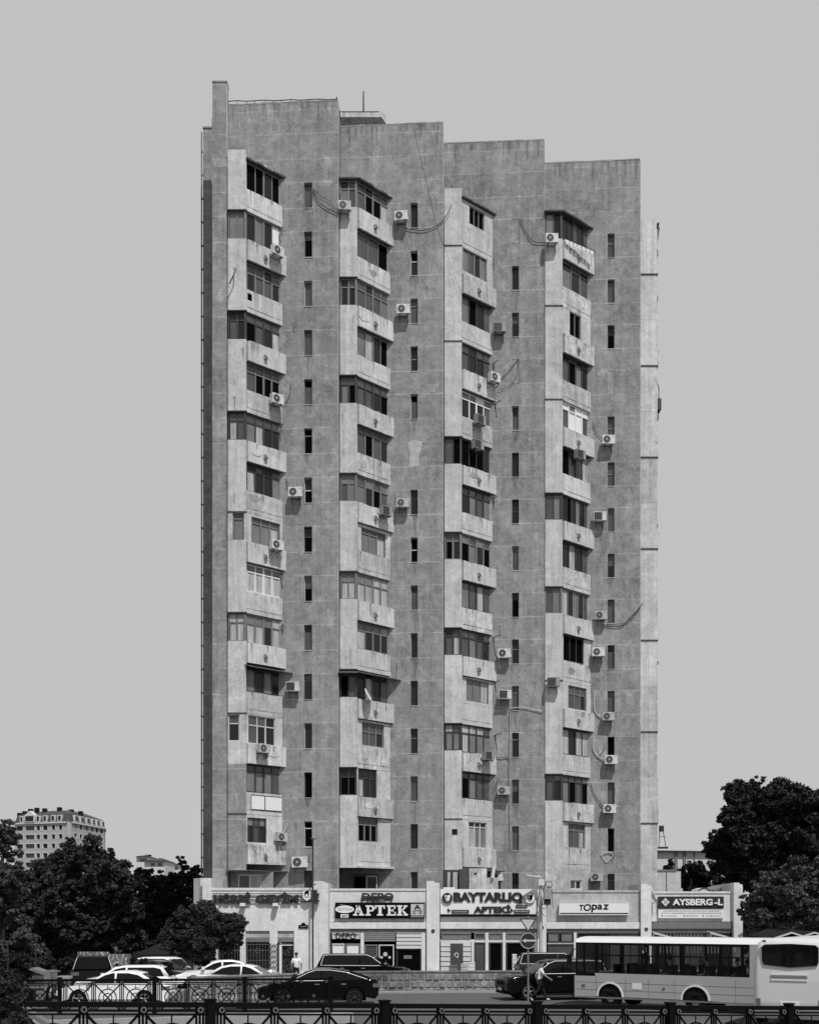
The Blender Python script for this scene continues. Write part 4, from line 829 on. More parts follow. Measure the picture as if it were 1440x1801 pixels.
# 1 raised letters on rails
_, f, W, D = SHOB[0]; f0 = F(0, D, 0)
s = sign('shop_sign', 'raised dark block letters on three dark rails under the parapet of the barred window shop', f0, (X(450, D), .1, Z(1580, D)))
m = MB()
for y in (1572.5, 1579, 1586.5): m.fbox(f0, X(374, D), X(560, D), .06, .1, Z(y, D)-.02, Z(y, D)+.02, M_signb)
m.build('rail', s)
m = MB(); lettering(m, f0, 'HƏRBİ', X(376, D), X(441, D), Z(1590, D), Z(1569.5, D), .1, .16, M_red, .06); lettering(m, f0, 'GEYİM', X(450, D), X(525, D), Z(1590, D), Z(1569.5, D), .1, .16, M_red, .06); m.build('lettering', s)
s = sign('shop_emblem', 'white shield with a dark beast emblem right of the raised letters', f0, (X(541, D), .1, Z(1578, D)))
m = MB(); P = [(532.5, 1566), (548.5, 1566), (548.5, 1581), (540.5, 1586.5), (532.5, 1581)]; m.fpoly(f0, [(X(a, D), Z(b, D)) for a, b in reversed(P)], .1, .3, M_signd); c = (540.5, 1575)
m.fpoly(f0, [(X(c[0]+(a-c[0])*.9, D), Z(c[1]+(b-c[1])*.9, D)) for a, b in reversed(P)], .3, .31, M_signw)
m.fpoly(f0, [(X(a, D), Z(b, D)) for a, b in reversed([(536, 1570), (539, 1567.5), (543, 1567), (545, 1569.5), (543.5, 1571), (544.5, 1576), (542.5, 1576), (541.5, 1573), (539, 1573), (537.5, 1576), (535.5, 1576), (536.5, 1572)])], .31, .315, M_signb)
m.fbox(f0, X(536, D), X(545, D), .31, .315, Z(1579, D), Z(1577.8, D), M_signd); m.build('shield', s)
s = sign('blade_sign', 'narrow dark projecting sign on the pier right of the shield', f0, (X(554, D), .6, Z(1578, D))); m = MB(); Dp = 64.3
fp = F(0, Dp, 0); m.fbox(fp, X(552, Dp), X(558, Dp), .1, .3, Z(1590, Dp), Z(1566, Dp), M_signd)
for y in (1573, 1584): m.fbox(fp, X(552, Dp), X(561, Dp), -.25, .1, Z(y, Dp)-.03, Z(y, Dp)+.03, M_signd)
m.build('panel', s)
for q, (a, tx) in enumerate(((427.5, 'left'), (485, 'right'))):
    m = MB(); m.fbox(f0, X(a-4, D), X(a+5, D), .04, .4, Z(1594.5, D), Z(1589, D), M_signw); m.fbox(f0, X(a-3, D), X(a+3.5, D), .0, .45, Z(1595.5, D), Z(1594.5, D), M_dgrey); tag(m.build('floodlight'), f'small white box light under the raised letters, the {tx} one of two', 'light', 'box lights under the raised letters')
m = MB(); m.fbox(f0, X(525, D), X(542, D), .0, .05, Z(1633.5, D), Z(1627.5, D), M_signb); m.fdisc(f0, X(533.5, D), Z(1627.5, D), .13, .0, .05, M_signb, 14); m.fbox(f0, X(528, D), X(539, D), .05, .055, Z(1631, D), Z(1629.5, D), M_signm); tag(m.build('street_plate'), 'small dark street name plate with arched top left of the thin pole', 'street plate')
# 2 pharmacy
_, f, W, D = SHOB[1]; f0 = F(0, D, 0)
s = sign('shop_sign', 'raised dark letters above the long black board', f0, (X(664, D), .1, Z(1579, D))); m = MB(); lettering(m, f0, 'DEPO', X(635, D), X(692, D), Z(1586, D), Z(1571, D), .1, .18, M_red, .035, .12); m.build('lettering', s)
m = MB()
for y in (1577, 1580): m.fbox(f0, X(640, D), X(688, D), .02, .1, Z(y, D)-.015, Z(y, D)+.015, M_signb)
m.build('rail', s)
s = sign('shop_sign', 'long black sign board with big white slab letters and an oval badge', f0, (X(668, D), .1, Z(1602, D)))
m = MB(); m.fbox(f0, X(590, D), X(747, D), .05, .2, Z(1616, D), Z(1588, D), M_signb); m.build('board', s)
def slab(m, f0, chars, v0, v1, mt):
    for ch, (a, b), (y0, y1) in chars:
        u0, u1, w0, w1 = X(a, D), X(b, D), Z(y1, D), Z(y0, D); W_ = u1-u0; H_ = w1-w0
        def P(*pts): m.fpoly(f0, [(u0+p*W_, w0+q*H_) for p, q in pts], v0, v1, mt)
        def S(x0_, x1_, y0_, y1_): P((x0_, y0_), (x1_, y0_), (x1_, y1_), (x0_, y1_))
        e = .14
        if ch == 'A': P((.08, e), (.25, e), (.58, 1), (.36, 1)); P((.60, e), (.92, e), (.58, 1), (.40, .86)); S(-.04, .38, 0, e); S(.52, 1.04, 0, e); S(.28, .68, .3, .45); S(.22, .5, .88, 1.001)
        if ch == 'P': S(.15, .43, e, 1-e); S(-.02, .6, 0, e); S(0, .7, 1-e, 1); P((.7, 1), (.7, 1-e), (.75, .78), (.75, .6), (.7, .54), (.7, .4), (.9, .45), (1, .6), (1, .8), (.92, .95)); S(.43, .7, .4, .54)
        if ch == 'T': S(.36, .66, e, 1-e); S(.2, .82, 0, e); S(0, 1, 1-e, 1); S(0, .14, .66, 1-e); S(.86, 1, .66, 1-e)
        if ch == 'E': S(.15, .43, e, 1-e); S(0, 1, 0, e); S(0, .97, 1-e, 1); S(.43, .7, .44, .57); S(.83, .97, .66, 1-e); S(.86, 1, e, .36); S(.66, .76, .34, .68)
        if ch == 'K': S(.12, .4, e, 1-e); S(0, .5, 0, e); S(0, .5, 1-e, 1); S(.62, 1.02, 0, e); S(.6, .98, 1-e, 1); P((.4, .36), (.54, .46), (.9, 1-e), (.7, 1-e), (.4, .56)); P((.5, .6), (.44, .46), (.66, e), (.96, e))
m = MB(); slab(m, f0, [('A', (622, 640), (1593, 1611)), ('P', (643, 658.5), (1593, 1611)), ('T', (659.5, 677), (1593, 1611)), ('E', (680, 696), (1593, 1611)), ('K', (698, 717), (1593, 1611))], .2, .27, M_signw); m.build('lettering', s)
m = MB(); m.fdisc(f0, X(606.5, D), Z(1600, D), 16.5*D/FP, .2, .23, M_signw, 26, 6.6*D/FP); lettering(m, f0, 'ZEYTUN', X(594, D), X(619, D), Z(1602.2, D), Z(1597.8, D), .23, .235, M_signm); m.fpoly(f0, [(X(597, D), Z(1592.6, D)), (X(618, D), Z(1594.5, D)), (X(600, D), Z(1591.2, D))], .2, .22, M_signm); m.build('oval_badge', s)
m = MB(); m.fbox(f0, X(599.5, D), X(613, D), .2, .24, Z(1614.5, D), Z(1608.5, D), M_signw); lettering(m, f0, '603', X(602, D), X(611, D), Z(1613.5, D), Z(1609.5, D), .24, .245, M_signb, .02); m.build('number_plate', s)
m = MB(); m.fbox(f0, X(722, D), X(745.5, D), .2, .23, Z(1614, D), Z(1590.5, D), M_signm)
m.fbox(f0, X(722.6, D), X(745, D), .23, .235, Z(1610, D), Z(1591, D), M_lgrey); lettering(m, f0, 'A', X(727.5, D), X(740, D), Z(1600.5, D), Z(1592, D), .236, .24, M_signd, .05); lettering(m, f0, 'APTEK', X(725, D), X(743.5, D), Z(1605.5, D), Z(1601.5, D), .236, .24, M_signd, .02); m.fbox(f0, X(726.5, D), X(730, D), .236, .24, Z(1608, D), Z(1606.4, D), M_signb); m.fbox(f0, X(737.5, D), X(741.5, D), .236, .24, Z(1608, D), Z(1606.4, D), M_signb); m.build('logo_panel', s)
s = sign('window_lettering', 'thin dark letters on the pale window at the left of the black board shop', f0, (X(607, D), -.2, Z(1647, D))); m = MB(); lettering(m, f0, 'DEPO', X(590.5, D), X(626, D), Z(1652.5, D), Z(1641.5, D), .004, .014, M_signb, .012); m.build('lettering', s)
# 3 vet pharmacy
_, f, W, D = SHOB[2]; f0 = F(0, D, 0)
s = sign('shop_sign', 'wide white board with two lines of dark raised letters between round cow emblems', f0, (X(860, D), .1, Z(1586, D)))
m = MB(); m.fbox(f0, X(774, D), X(943, D), .06, .3, Z(1608.5, D), Z(1564.5, D), M_signw); m.fbox(f0, X(774, D), X(943, D), .0, .06, Z(1613, D), Z(1608, D), M_signd); m.build('board', s)
m = MB(); lettering(m, f0, 'BAYTARLIQ', X(797, D), X(918, D), Z(1590, D), Z(1570, D), .3, .36, M_red, .06); lettering(m, f0, 'APTEKİ', X(832, D), X(897, D), Z(1606.5, D), Z(1591.5, D), .3, .36, M_red, .055); m.build('lettering', s)
for q, (cx_, cy_) in enumerate(((786, 1580.5), (930, 1580.5))):
    m = MB(); r_ = 9.8*D/FP; k_ = D/FP; m.fdisc(f0, X(cx_, D), Z(cy_, D), r_, .3, .4, M_signm, 24); m.fdisc(f0, X(cx_, D), Z(cy_, D), r_*.9, .4, .41, (M_signd, M_signw)[q], 24)
    def pp(L_, mm, v_): m.fpoly(f0, [(X(cx_, D)+a*k_, Z(cy_, D)-b*k_) for a, b in reversed(L_)], v_, v_+.006, mm)
    sg = 1 if q == 0 else -1
    H = [(-5, -6), (-2, -4.5), (2, -5), (6, -6.5), (5, -3), (4.5, 1), (2.5, 5.5), (-1.5, 6), (-3, 2)]
    pp(H, (M_signw, M_signb)[q], .41); pp([(-2.5, -3.5), (0, -3), (-1, 1), (-2.6, 1)], (M_signd, M_signw)[q], .417); pp([(-1.2, 3), (1.8, 3), (1.5, 5), (-1, 5.2)], (M_signm, M_lgrey)[q], .417)
    m.build('cow_emblem', s)
m = MB()
for a, b, c, d, tx in ((794, 824, 1601, 1606.8, 'ZOOTEXNİK'), (903, 930, 1601, 1606.8, 'BAYTARLIQ'), (906, 926, 1592.5, 1597, 'PEYVƏND')):
    m = MB(); m.fbox(f0, X(a, D), X(b, D), .3, .36, Z(d, D), Z(c, D), M_red); lettering(m, f0, tx, X(a+2.5, D), X(b-2.5, D), Z(d-1.6, D), Z(c+1.6, D), .36, .365, M_signw); m.build('name_strip', s)
for a in (789, 899): m = MB(); m.fdisc(f0, X(a, D), Z(1601, D), .1, .3, .36, M_signd, 10); m.fdisc(f0, X(a+1, D), Z(1599.5, D), .05, .36, .37, M_signw, 8); m.build('cow_mark', s)
s = thing('flag', 'dark flag with white crescent and star hanging on the pale shutter', 'flag', (X(803, D), D-.1, 1)); m = MB(); n = 10
for q in range(n):
    a = X(792, D)+(X(814, D)-X(792, D))*q/n; b = a+(X(814, D)-X(792, D))/n; m.hexa([(a, D-.04+.02*math.sin(q), .55), (b, D-.04+.02*math.sin(q+1), .55), (b, D-.02+.02*math.sin(q+1), .55), (a, D-.02+.02*math.sin(q), .55), (a, D-.04+.02*math.sin(q), Z(1660, D)), (b, D-.04+.02*math.sin(q+1), Z(1660, D)), (b, D-.02+.02*math.sin(q+1), Z(1660, D)), (a, D-.02+.02*math.sin(q), Z(1660, D))], M_glass2)
m.build('cloth', s)
m = MB(); m.fring(f0, X(802.5, D), Z(1680, D), .09, .13, 0.07, .08, M_signw, 14, -.8, 4.2); m.fdisc(f0, X(804, D), Z(1684, D), .05, 0.07, .08, M_signw, 5); m.build('crescent', s)
# 4 white board
_, f, W, D = SHOB[3]; f0 = F(0, D, 0)
s = sign('shop_sign', 'plain white board with slanting dark letters and a dark bottom stripe', f0, (X(1042, D), .1, Z(1600, D)))
m = MB(); m.fbox(f0, X(982, D), X(1104, D), .05, .32, Z(1610, D), Z(1589.5, D), M_signw); m.fbox(f0, X(983.5, D), X(1103, D), .32, .33, Z(1608.2, D), Z(1606.2, D), M_signd); m.build('board', s)
m = MB()
for ch, a, b, c, d in (('T', 1017, 1025, 1592, 1602.5), ('O', 1024.5, 1038, 1590.5, 1603), ('p', 1037.5, 1048.5, 1591.5, 1605), ('a', 1048.5, 1057.5, 1591.5, 1600.5), ('z', 1058.5, 1069, 1591.2, 1600.5)): lettering(m, f0, ch, X(a, D), X(b, D), Z(d, D), Z(c, D), .32, .335, M_signb, .025, .12)
m.build('lettering', s)
# 5 dark board
_, f, W, D = SHOB[4]; f0 = F(0, D, 0)
s = sign('shop_sign', 'dark sign board with white capitals and a cube logo above a small printed white strip', f0, (X(1214, D), .1, Z(1600, D)))
m = MB(); m.fbox(f0, X(1156.5, D), X(1271, D), .04, .2, Z(1598.5, D), Z(1577.5, D), M_signd); m.fbox(f0, X(1156.5, D), X(1271, D), .04, .16, Z(1615.5, D), Z(1599, D), M_signw); m.build('board', s)
m = MB(); lettering(m, f0, 'AYSBERG', X(1181, D), X(1251, D), Z(1593, D), Z(1581.5, D), .2, .28, M_signw, .035); lettering(m, f0, '-L', X(1254, D), X(1269, D), Z(1593, D), Z(1581.5, D), .2, .28, M_signw, .035); m.build('lettering', s)
m = MB()
for a, b in ((0, -5.6), (0, 5.6), (-5.6, 0), (5.6, 0)):
    k_ = D/FP; c = (X(1168.5+a*.72, D), Z(1587.5+b*.72, D)); r_ = 3.6*k_; m.fpoly(f0, [(c[0]-r_, c[1]), (c[0], c[1]-r_), (c[0]+r_, c[1]), (c[0], c[1]+r_)], .2, .25, M_lgrey); m.fpoly(f0, [(c[0]-r_*.5, c[1]), (c[0], c[1]-r_*.5), (c[0]+r_*.5, c[1]), (c[0], c[1]+r_*.5)], .25, .255, M_signw)
m.build('cube_logo', s)
m = MB(); lettering(m, f0, 'KONDİSİONER, SOYUDUCU, PALTARYUYAN, TELEVİZOR', X(1165, D), X(1264, D), Z(1604.3, D), Z(1601.3, D), .16, .165, M_signd); lettering(m, f0, 'EHTİYAT HİSSƏLƏRİNİN TOPDAN VƏ PƏRAKƏNDƏ SATIŞI', X(1161.5, D), X(1267, D), Z(1608.3, D), Z(1605.3, D), .16, .165, M_signd)
lettering(m, f0, 'www.aysberg.az', X(1167, D), X(1189, D), Z(1612.8, D), Z(1610.4, D), .16, .165, M_signd); lettering(m, f0, '050 209 00 30', X(1205, D), X(1225, D), Z(1612.6, D), Z(1610.4, D), .16, .165, M_signd); lettering(m, f0, 'store@aysberg.az', X(1239, D), X(1266, D), Z(1612.8, D), Z(1610.4, D), .16, .165, M_signd)
for a in (1163.5, 1202, 1235): m.fdisc(f0, X(a, D), Z(1611.5, D), .045, .16, .168, M_signd, 8)
m.build('small_print', s)
# units on the shop fronts
for px, py, D, lb in ((583, 1645, 65.0, 'air conditioner turned sideways on the left pier of the black board shop'), (778.5, 1636, 66.6, 'air conditioner turned sideways under the left end of the cow emblem board')):
    place_ac(AC1, (X(px, D)-.2, D+.25, Z(py, D)), R(-62), lb, 'air conditioners on the shop fronts')
# clutter on the shop roof
D = 68.4
mb = MB(); mb.box(X(825, D), X(856, D), D, D+1.2, 4.9, Z(1528, D), M_bal2); mb.box(X(855.3, D), X(876, D), D+.1, D+1.2, 4.9, Z(1544, D), M_shop2); ff = F(0, D, 0); mb.fdisc(ff, X(836, D), Z(1537, D), .07, 0, .03, M_open, 12); tag(mb.build('sheet_metal_box'), 'pale sheet metal cabin with a round hole on the roof of the cow emblem shop', 'roof cabin')
mb = MB(); mb.box(X(808, D), X(825, D)-.01, D+.1, D+1.2, 4.9, Z(1529, D), M_rust); mb.box(X(780, D), X(808, D), D+.4, D+1.2, 4.9, Z(1530, D), M_dgrey); mb.box(X(787, D), X(792, D), D+.37, D+.4, 4.9, Z(1534, D), M_curt); mb.box(X(797, D), X(805, D), D+.36, D+.4, 4.9, Z(1534, D), M_curt); tag(mb.build('balcony_extension'), 'dark improvised sheet cabin with curtained windows behind the cow emblem board', 'roof cabin')
mb = MB(); mb.tube([(X(866, D), D, Z(1545, D)), (X(868, D), D, Z(1530, D)), (X(868, D), D, Z(1524, D))], .1, M_ac, 8); tag(mb.build('vent_pipe'), 'short white vent pipe standing beside the pale sheet metal cabin', 'pipe')
mb = MB(); mb.box(X(780, 67.3), X(800, 67.3), 67.6, 68.2, Z(1565.5, 67.4), Z(1561, 67.4), M_ac); tag(mb.build('roof_bench'), 'long white slab lying on the parapet above the left cow emblem', 'slab')

# ================================================================ POLES AND LAMPS
cable(wc(3, [(1056, 1502), (1062, 1512), (1068, 1516), (1076, 1508), (1077, 1502), (1066, 1500), (1058, 1504)]), 'loop of thin pale cable on the fourth grey strip near its foot', .03, m=M_lgrey)
D = 64.0; p = thing('thin_pole', 'thin dark pole with small crossbar rising from the parapet beside the shield emblem', 'pole', (X(550, D), D, 0)); m = MB(); m.bar((X(550, D), D, 0), (X(550, D), D, Z(1475, D)), .05, M_dgrey, 8); m.build('shaft', p)
m = MB(); m.bar((X(546, D), D, Z(1475.5, D)), (X(556, D), D, Z(1475.5, D)), .03, M_dgrey); m.bar((X(548, D), D, Z(1556, D)), (X(556, D), D, Z(1556, D)), .03, M_dgrey); m.build('crossbar', p)
D = 66.9; p = thing('street_lamp', 'street lamp with white head reaching left above the cow emblem board', 'street lamp', (X(950.5, D), D, 0)); m = MB(); x_ = X(950.5, D); m.bar((x_, D, 0), (x_, D, Z(1549, D)), .11, M_shop2, 10, .09); m.build('pole', p)
m = MB(); m.box(x_-.14, x_+.2, D-.2, D-.05, Z(1558, D), Z(1547, D), M_ac); m.build('connection_box', p)
m = MB(); m.tube([(x_, D, Z(1549, D)), (x_, D-.1, Z(1543.5, D)), (x_-.2, D-.3, Z(1541.5, D))], .05, M_ac, 8); m.hexa([(x_-.15, D-.1, Z(1544, D)), (x_-.15, D-.5, Z(1544, D)), (x_-.9, D-.75, Z(1541, D)), (x_-.9, D-.5, Z(1541, D)), (x_-.15, D-.1, Z(1542, D)), (x_-.15, D-.5, Z(1542, D)), (x_-.9, D-.75, Z(1539, D)), (x_-.9, D-.5, Z(1539, D))], M_ac); m.build('lamp_head', p)
D = 66.4; t = thing('transformer_box', 'dark electrical box with looping cables on the pier right of the cow emblem board', 'electrical box', (X(963, D), D, Z(1575, D))); m = MB(); m.box(X(956, D), X(969, D), D-.2, D+.2, Z(1582, D), Z(1565, D), M_acd2); m.box(X(957, D), X(968, D), D-.1, D+.3, Z(1592, D), Z(1582, D), M_cable); m.build('casing', t)
m = MB(); ff = F(0, D, 0); m.fring(ff, X(965, D), Z(1556, D), .17, .21, -.02, .02, M_cable, 18); m.fring(ff, X(957, D), Z(1595, D), .13, .16, -.02, .02, M_cable, 16)
for q in range(6):
    r_ = random.Random(q); a = X(954+q*3, D); m.tube([(a, D-.1, Z(1560+r_.uniform(-4, 4), D)), (a+r_.uniform(-.1, .1), D-.15, Z(1575, D)), (a+r_.uniform(-.15, .15), D-.1, Z(1590+r_.uniform(0, 8), D))], .02, M_cable)
m.tube([(X(948, D), D-.2, Z(1565, D)), (X(944, D), D-.3, Z(1590, D)), (X(950, D), D-.2, Z(1604, D)), (X(957, D), D-.1, Z(1612, D))], .02, M_cable); m.build('cable_bundle', t)
for q, (a, tx) in enumerate(((1150, 'near its left pier'), (1250, 'near its right pier'))):
    D = 70.0; p = thing('wall_lamp', f'white flat lamp arm under the beam of the rightmost shop, {tx}', 'lamp', (X(a, D), 70.7, Z(1643, D)), group='white lamp arms of the rightmost shop'); m = MB(); z = Z(1642, D)
    m.hexa([(X(a, D), D+.2, z-.05), (X(a, D), D-.1, z-.05), (X(a+38, D), D-1.1, z-.4), (X(a+36, D), D-.5, z-.4), (X(a, D), D+.2, z+.08), (X(a, D), D-.1, z+.08), (X(a+38, D), D-1.1, z-.34), (X(a+36, D), D-.5, z-.34)], M_signw); m.build('lamp_head', p)
    m = MB(); m.tube([(X(a, D), D+.8, z+.1), (X(a+1, D), D, z+.05)], .04, M_ac); m.bar((X(a, D), D+.1, z+.1), (X(a, D), D+.1, z-.3), .05, M_ac); m.build('arm', p)
D = 50.6; s = thing('traffic_sign_pole', 'grey pole carrying an upside-down triangle above a round dark sign with a left arrow', 'traffic sign', (X(928.5, D), D, 0)); f0 = F(0, D, 0); m = MB(); m.bar((X(928.5, D), D, 0), (X(928.5, D), D, Z(1612, D)), .045, M_mgrey, 8); m.build('pole', s)
m = MB(); m.fpoly(f0, [(X(913, D), Z(1616, D)), (X(928.5, D), Z(1640.5, D)), (X(943, D), Z(1616, D))], .05, .07, M_signd); m.fpoly(f0, [(X(916.5, D), Z(1618, D)), (X(928.4, D), Z(1637, D)), (X(939.5, D), Z(1618, D))], .07, .075, M_lgrey); m.build('yield_plate', s)
m = MB(); u, w_ = X(928.5, D), Z(1655, D); k = D/FP; m.fdisc(f0, u, w_, 15.2*k, .05, .07, M_signd, 30); m.fring(f0, u, w_, 13*k, 14.2*k, .07, .075, M_lgrey, 30); m.fpoly(f0, [(u+13*k, w_-1.6*k), (u+13*k, w_+1.6*k), (u-4*k, w_+1.6*k), (u-4*k, w_+3.6*k), (u-11*k, w_), (u-4*k, w_-3.6*k), (u-4*k, w_-1.6*k)], .07, .076, M_lgrey); m.build('arrow_plate', s)
for px, top, D, l, tx in ((63, 1648, 52, 30, 'taller'), (14, 1656, 50, 22, 'shorter')):
    m = MB(); m.bar((X(px, D), D, 0), (X(px, D), D, Z(top, D)), .02, M_dgrey, 6); m.tube([(X(px-l*.8, D), D, Z(top, D)), (X(px+8, D), D, Z(top, D)), (X(px+8, D), D, Z(top+5, D))], .018, M_dgrey, 6); tag(m.build('bracket_pole'), f'thin grey pole with a level top bar against dark trees at left, {tx} one', 'pole')

# ================================================================ STONE BARRIER WALL
PW = [(-40, 47.5), (X(335, 50.6), 50.6), (X(640, 56.2), 56.2), (X(1000, 57.0), 57.0), (X(1500, 57.6), 57.6)]
PW = PW[1:]
bw_ = thing('stone_wall', 'low rough stone block wall running between the road and the shops', 'wall', (0, 56, 0)); base = MB(); bl = MB(); rr = random.Random(5)
for (x0, y0), (x1, y1) in zip(PW, PW[1:]):
    f = F(x0, y0, math.atan2(y1-y0, x1-x0)); L_ = math.hypot(x1-x0, y1-y0); base.fbox(f, 0, L_, -.35, 0, 0, 1.0, M_mortar)
    for row in range(3):
        z0 = [.62, .26, .02][row]; h_ = [.31, .31, .2][row]; u = rr.uniform(0, .2)
        while u < L_-.1:
            w_ = rr.uniform(.27, .36); e = min(u+w_, L_)
            d = rr.uniform(.03, .09); j = lambda: rr.uniform(-.02, .02)
            P0 = [(u, z0), (e, z0+j()), (e+j(), z0+h_), (u, z0+h_)]
            bl.hexa([f.p(a, 0, b) for a, b in P0]+[f.p(u+.04, d+j(), z0+.03), f.p(e-.03, d+j(), z0+.03+j()), f.p(e-.05+j(), d*.7, z0+h_-.05), f.p(u+.05, d*.6+j()*.5, z0+h_-.04+j())], M_block)
            u = e+rr.uniform(.03, .06)
    base.fbox(f, 0, L_, -.38, .05, 1.0, 1.07, M_block)
base.build('core', bw_); bl.build('block_facing', bw_)
mb = MB()
for (x0, y0), (x1, y1) in zip(PW, PW[1:]):
    f = F(x0, y0, math.atan2(y1-y0, x1-x0)); L_ = math.hypot(x1-x0, y1-y0); mb.fbox(f, 0, L_, .09, .55, 0, .1, M_kerb)
tag(mb.build('kerb'), kind='structure')

# ================================================================ IRON FENCES
def rosette_mesh():
    m = MB(); f = F(0, 0, 0); m.fdisc(f, 0, 0, .05, 0, .02, M_rose, 16); m.fring(f, 0, 0, .03, .055, .02, .035, M_rose, 16); m.fdisc(f, 0, 0, .018, .02, .045, M_black, 8)
    return m
def fence(posts, label, H, grp):
    o = thing('iron_fence', label, 'fence', (posts[0][0], posts[0][1], posts[0][2]-H))
    for q, (x, y, z) in enumerate(posts):
        m = MB(); f = F(x, y, math.atan2(posts[-1][1]-posts[0][1], posts[-1][0]-posts[0][0])); m.fbox(f, -.07, .07, -.07, .07, z-H, z+.03, M_black); m.fbox(f, -.085, .085, -.085, .085, z+.03, z+.06, M_black); m.build('post', o)
    for (x0, y0, z0), (x1, y1, z1) in zip(posts, posts[1:]):
        L_ = math.hypot(x1-x0, y1-y0); f = F(x0, y0, math.atan2(y1-y0, x1-x0)); sl = (z1-z0)/L_; m = MB()
        def zt(u): return z0+sl*u
        def rail(u0, u1, dz, h_, t_=.025):
            m.hexa([f.p(u0, t_, zt(u0)+dz-h_), f.p(u1, t_, zt(u1)+dz-h_), f.p(u1, -t_, zt(u1)+dz-h_), f.p(u0, -t_, zt(u0)+dz-h_), f.p(u0, t_, zt(u0)+dz), f.p(u1, t_, zt(u1)+dz), f.p(u1, -t_, zt(u1)+dz), f.p(u0, -t_, zt(u0)+dz)], M_black)
        a, b = .06, L_-.06
        rail(a, b, 0, .08, .04); rail(a, b, -.115, .035); rail(a, b, -.175, .028); rail(a, b, -H+.14, .04)
        e0, e1 = .17, L_-.17; cw = (e1-e0)/3; ros = []
        for q in range(4):
            u = e0+cw*q
            for du in (-.055, 0, .055): m.bar(f.p(u+du, 0, zt(u)-.06), f.p(u+du, 0, zt(u)-H+.12), .019, M_black, 4)
            m.fbox(f, u-.07, u+.07, -.02, .02, zt(u)-.17, zt(u)-.06, M_black); ros.append((u, zt(u)-.115))
        for q in range(3):
            u0, u1 = e0+cw*q+.06, e0+cw*(q+1)-.06; uc = (u0+u1)/2; zc = zt(uc)-.20; zb = zt(uc)-H+.13; zm = (zc+zb)/2
            m.bar(f.p(u0, 0, zc), f.p(u1, 0, zb), .022, M_black, 4); m.bar(f.p(u0, 0, zb), f.p(u1, 0, zc), .022, M_black, 4)
            r_ = min((zc-zb)/2-.1, cw*.31); m.fring(f, uc, zm, r_-.017, r_+.017, -.012, .012, M_black, 26); m.fring(f, uc, zm, r_*.5-.015, r_*.5+.015, -.012, .012, M_black, 20)
            m.bar(f.p(uc, 0, zc), f.p(uc, 0, zm+r_), .012, M_black, 4); ros.append((uc, zm))
        pn = m.build('panel', o)
        for u, z in ros:
            rm = rosette_mesh(); base_p = f.p(u, .026, z); k = F(base_p.x, base_p.y, f.yaw); m2 = MB(); m2.fdisc(k, 0, z, .045, 0, .02, M_black, 12); m2.fring(k, 0, z, .026, .048, .02, .035, M_rose, 12); m2.fdisc(k, 0, z, .018, .02, .045, M_black, 8); m2.build('rosette', pn)
P1 = [(-3.12+2.7*q, 17.97+1.311*q, 2.30-.113*q) for q in range(-1, 6)]
P1[0] = (P1[0][0]-.0, P1[0][1], P1[0][2])
fence(P1, 'black ornamental iron fence crossing the bottom edge of the picture, nearest to the viewer', 1.15, None)
x0_, y0_ = X(105, 37), 37.0; P2 = [(x0_+2.85*q, y0_+.939*q, 1.675-.035*q) for q in range(-1, 4)]
fence(P2, 'smaller black ornamental iron fence in front of the white cars, ending at the black car', 1.15, None)

# ================================================================ VEHICLES
PROF = {
 'sedan': dict(L=4.65, W=1.82, r=.33, wb=1.36, body=[(-2.2, .24), (2.15, .22), (2.30, .34), (2.31, .58), (2.2, .72), (1.7, .86), (1.0, .95), (-1.55, 1.0), (-2.18, .98), (-2.31, .86), (-2.31, .42)],
      gh=[(1.12, .93), (.35, 1.38), (.0, 1.45), (-.7, 1.47), (-1.15, 1.38), (-1.85, .98)], belt=.95),
 'wagon': dict(L=4.4, W=1.78, r=.33, wb=1.3, body=[(-2.1, .26), (2.05, .24), (2.18, .36), (2.2, .62), (2.1, .78), (1.6, .92), (1.0, .98), (-1.9, 1.02), (-2.15, .95), (-2.2, .45)],
      gh=[(1.1, .96), (.4, 1.42), (.0, 1.5), (-1.4, 1.5), (-1.75, 1.42), (-2.1, .98)], belt=.98),
 'suv': dict(L=5.0, W=1.95, r=.39, wb=1.45, body=[(-2.35, .36), (2.3, .34), (2.45, .46), (2.5, .75), (2.42, .98), (2.1, 1.08), (1.2, 1.16), (-2.2, 1.2), (-2.45, 1.12), (-2.5, .5)],
      gh=[(1.3, 1.14), (.55, 1.68), (.2, 1.78), (-1.7, 1.8), (-2.1, 1.76), (-2.4, 1.16)], belt=1.16),
 'coupe': dict(L=5.05, W=1.95, r=.37, wb=1.5, body=[(-2.35, .28), (2.3, .26), (2.48, .4), (2.52, .65), (2.42, .8), (1.9, .93), (1.2, 1.0), (-1.8, 1.1), (-2.38, 1.12), (-2.52, .95), (-2.5, .45)],
      gh=[(1.35, .98), (.5, 1.42), (.1, 1.52), (-.5, 1.54), (-1.2, 1.44), (-2.2, 1.11)], belt=1.02)}
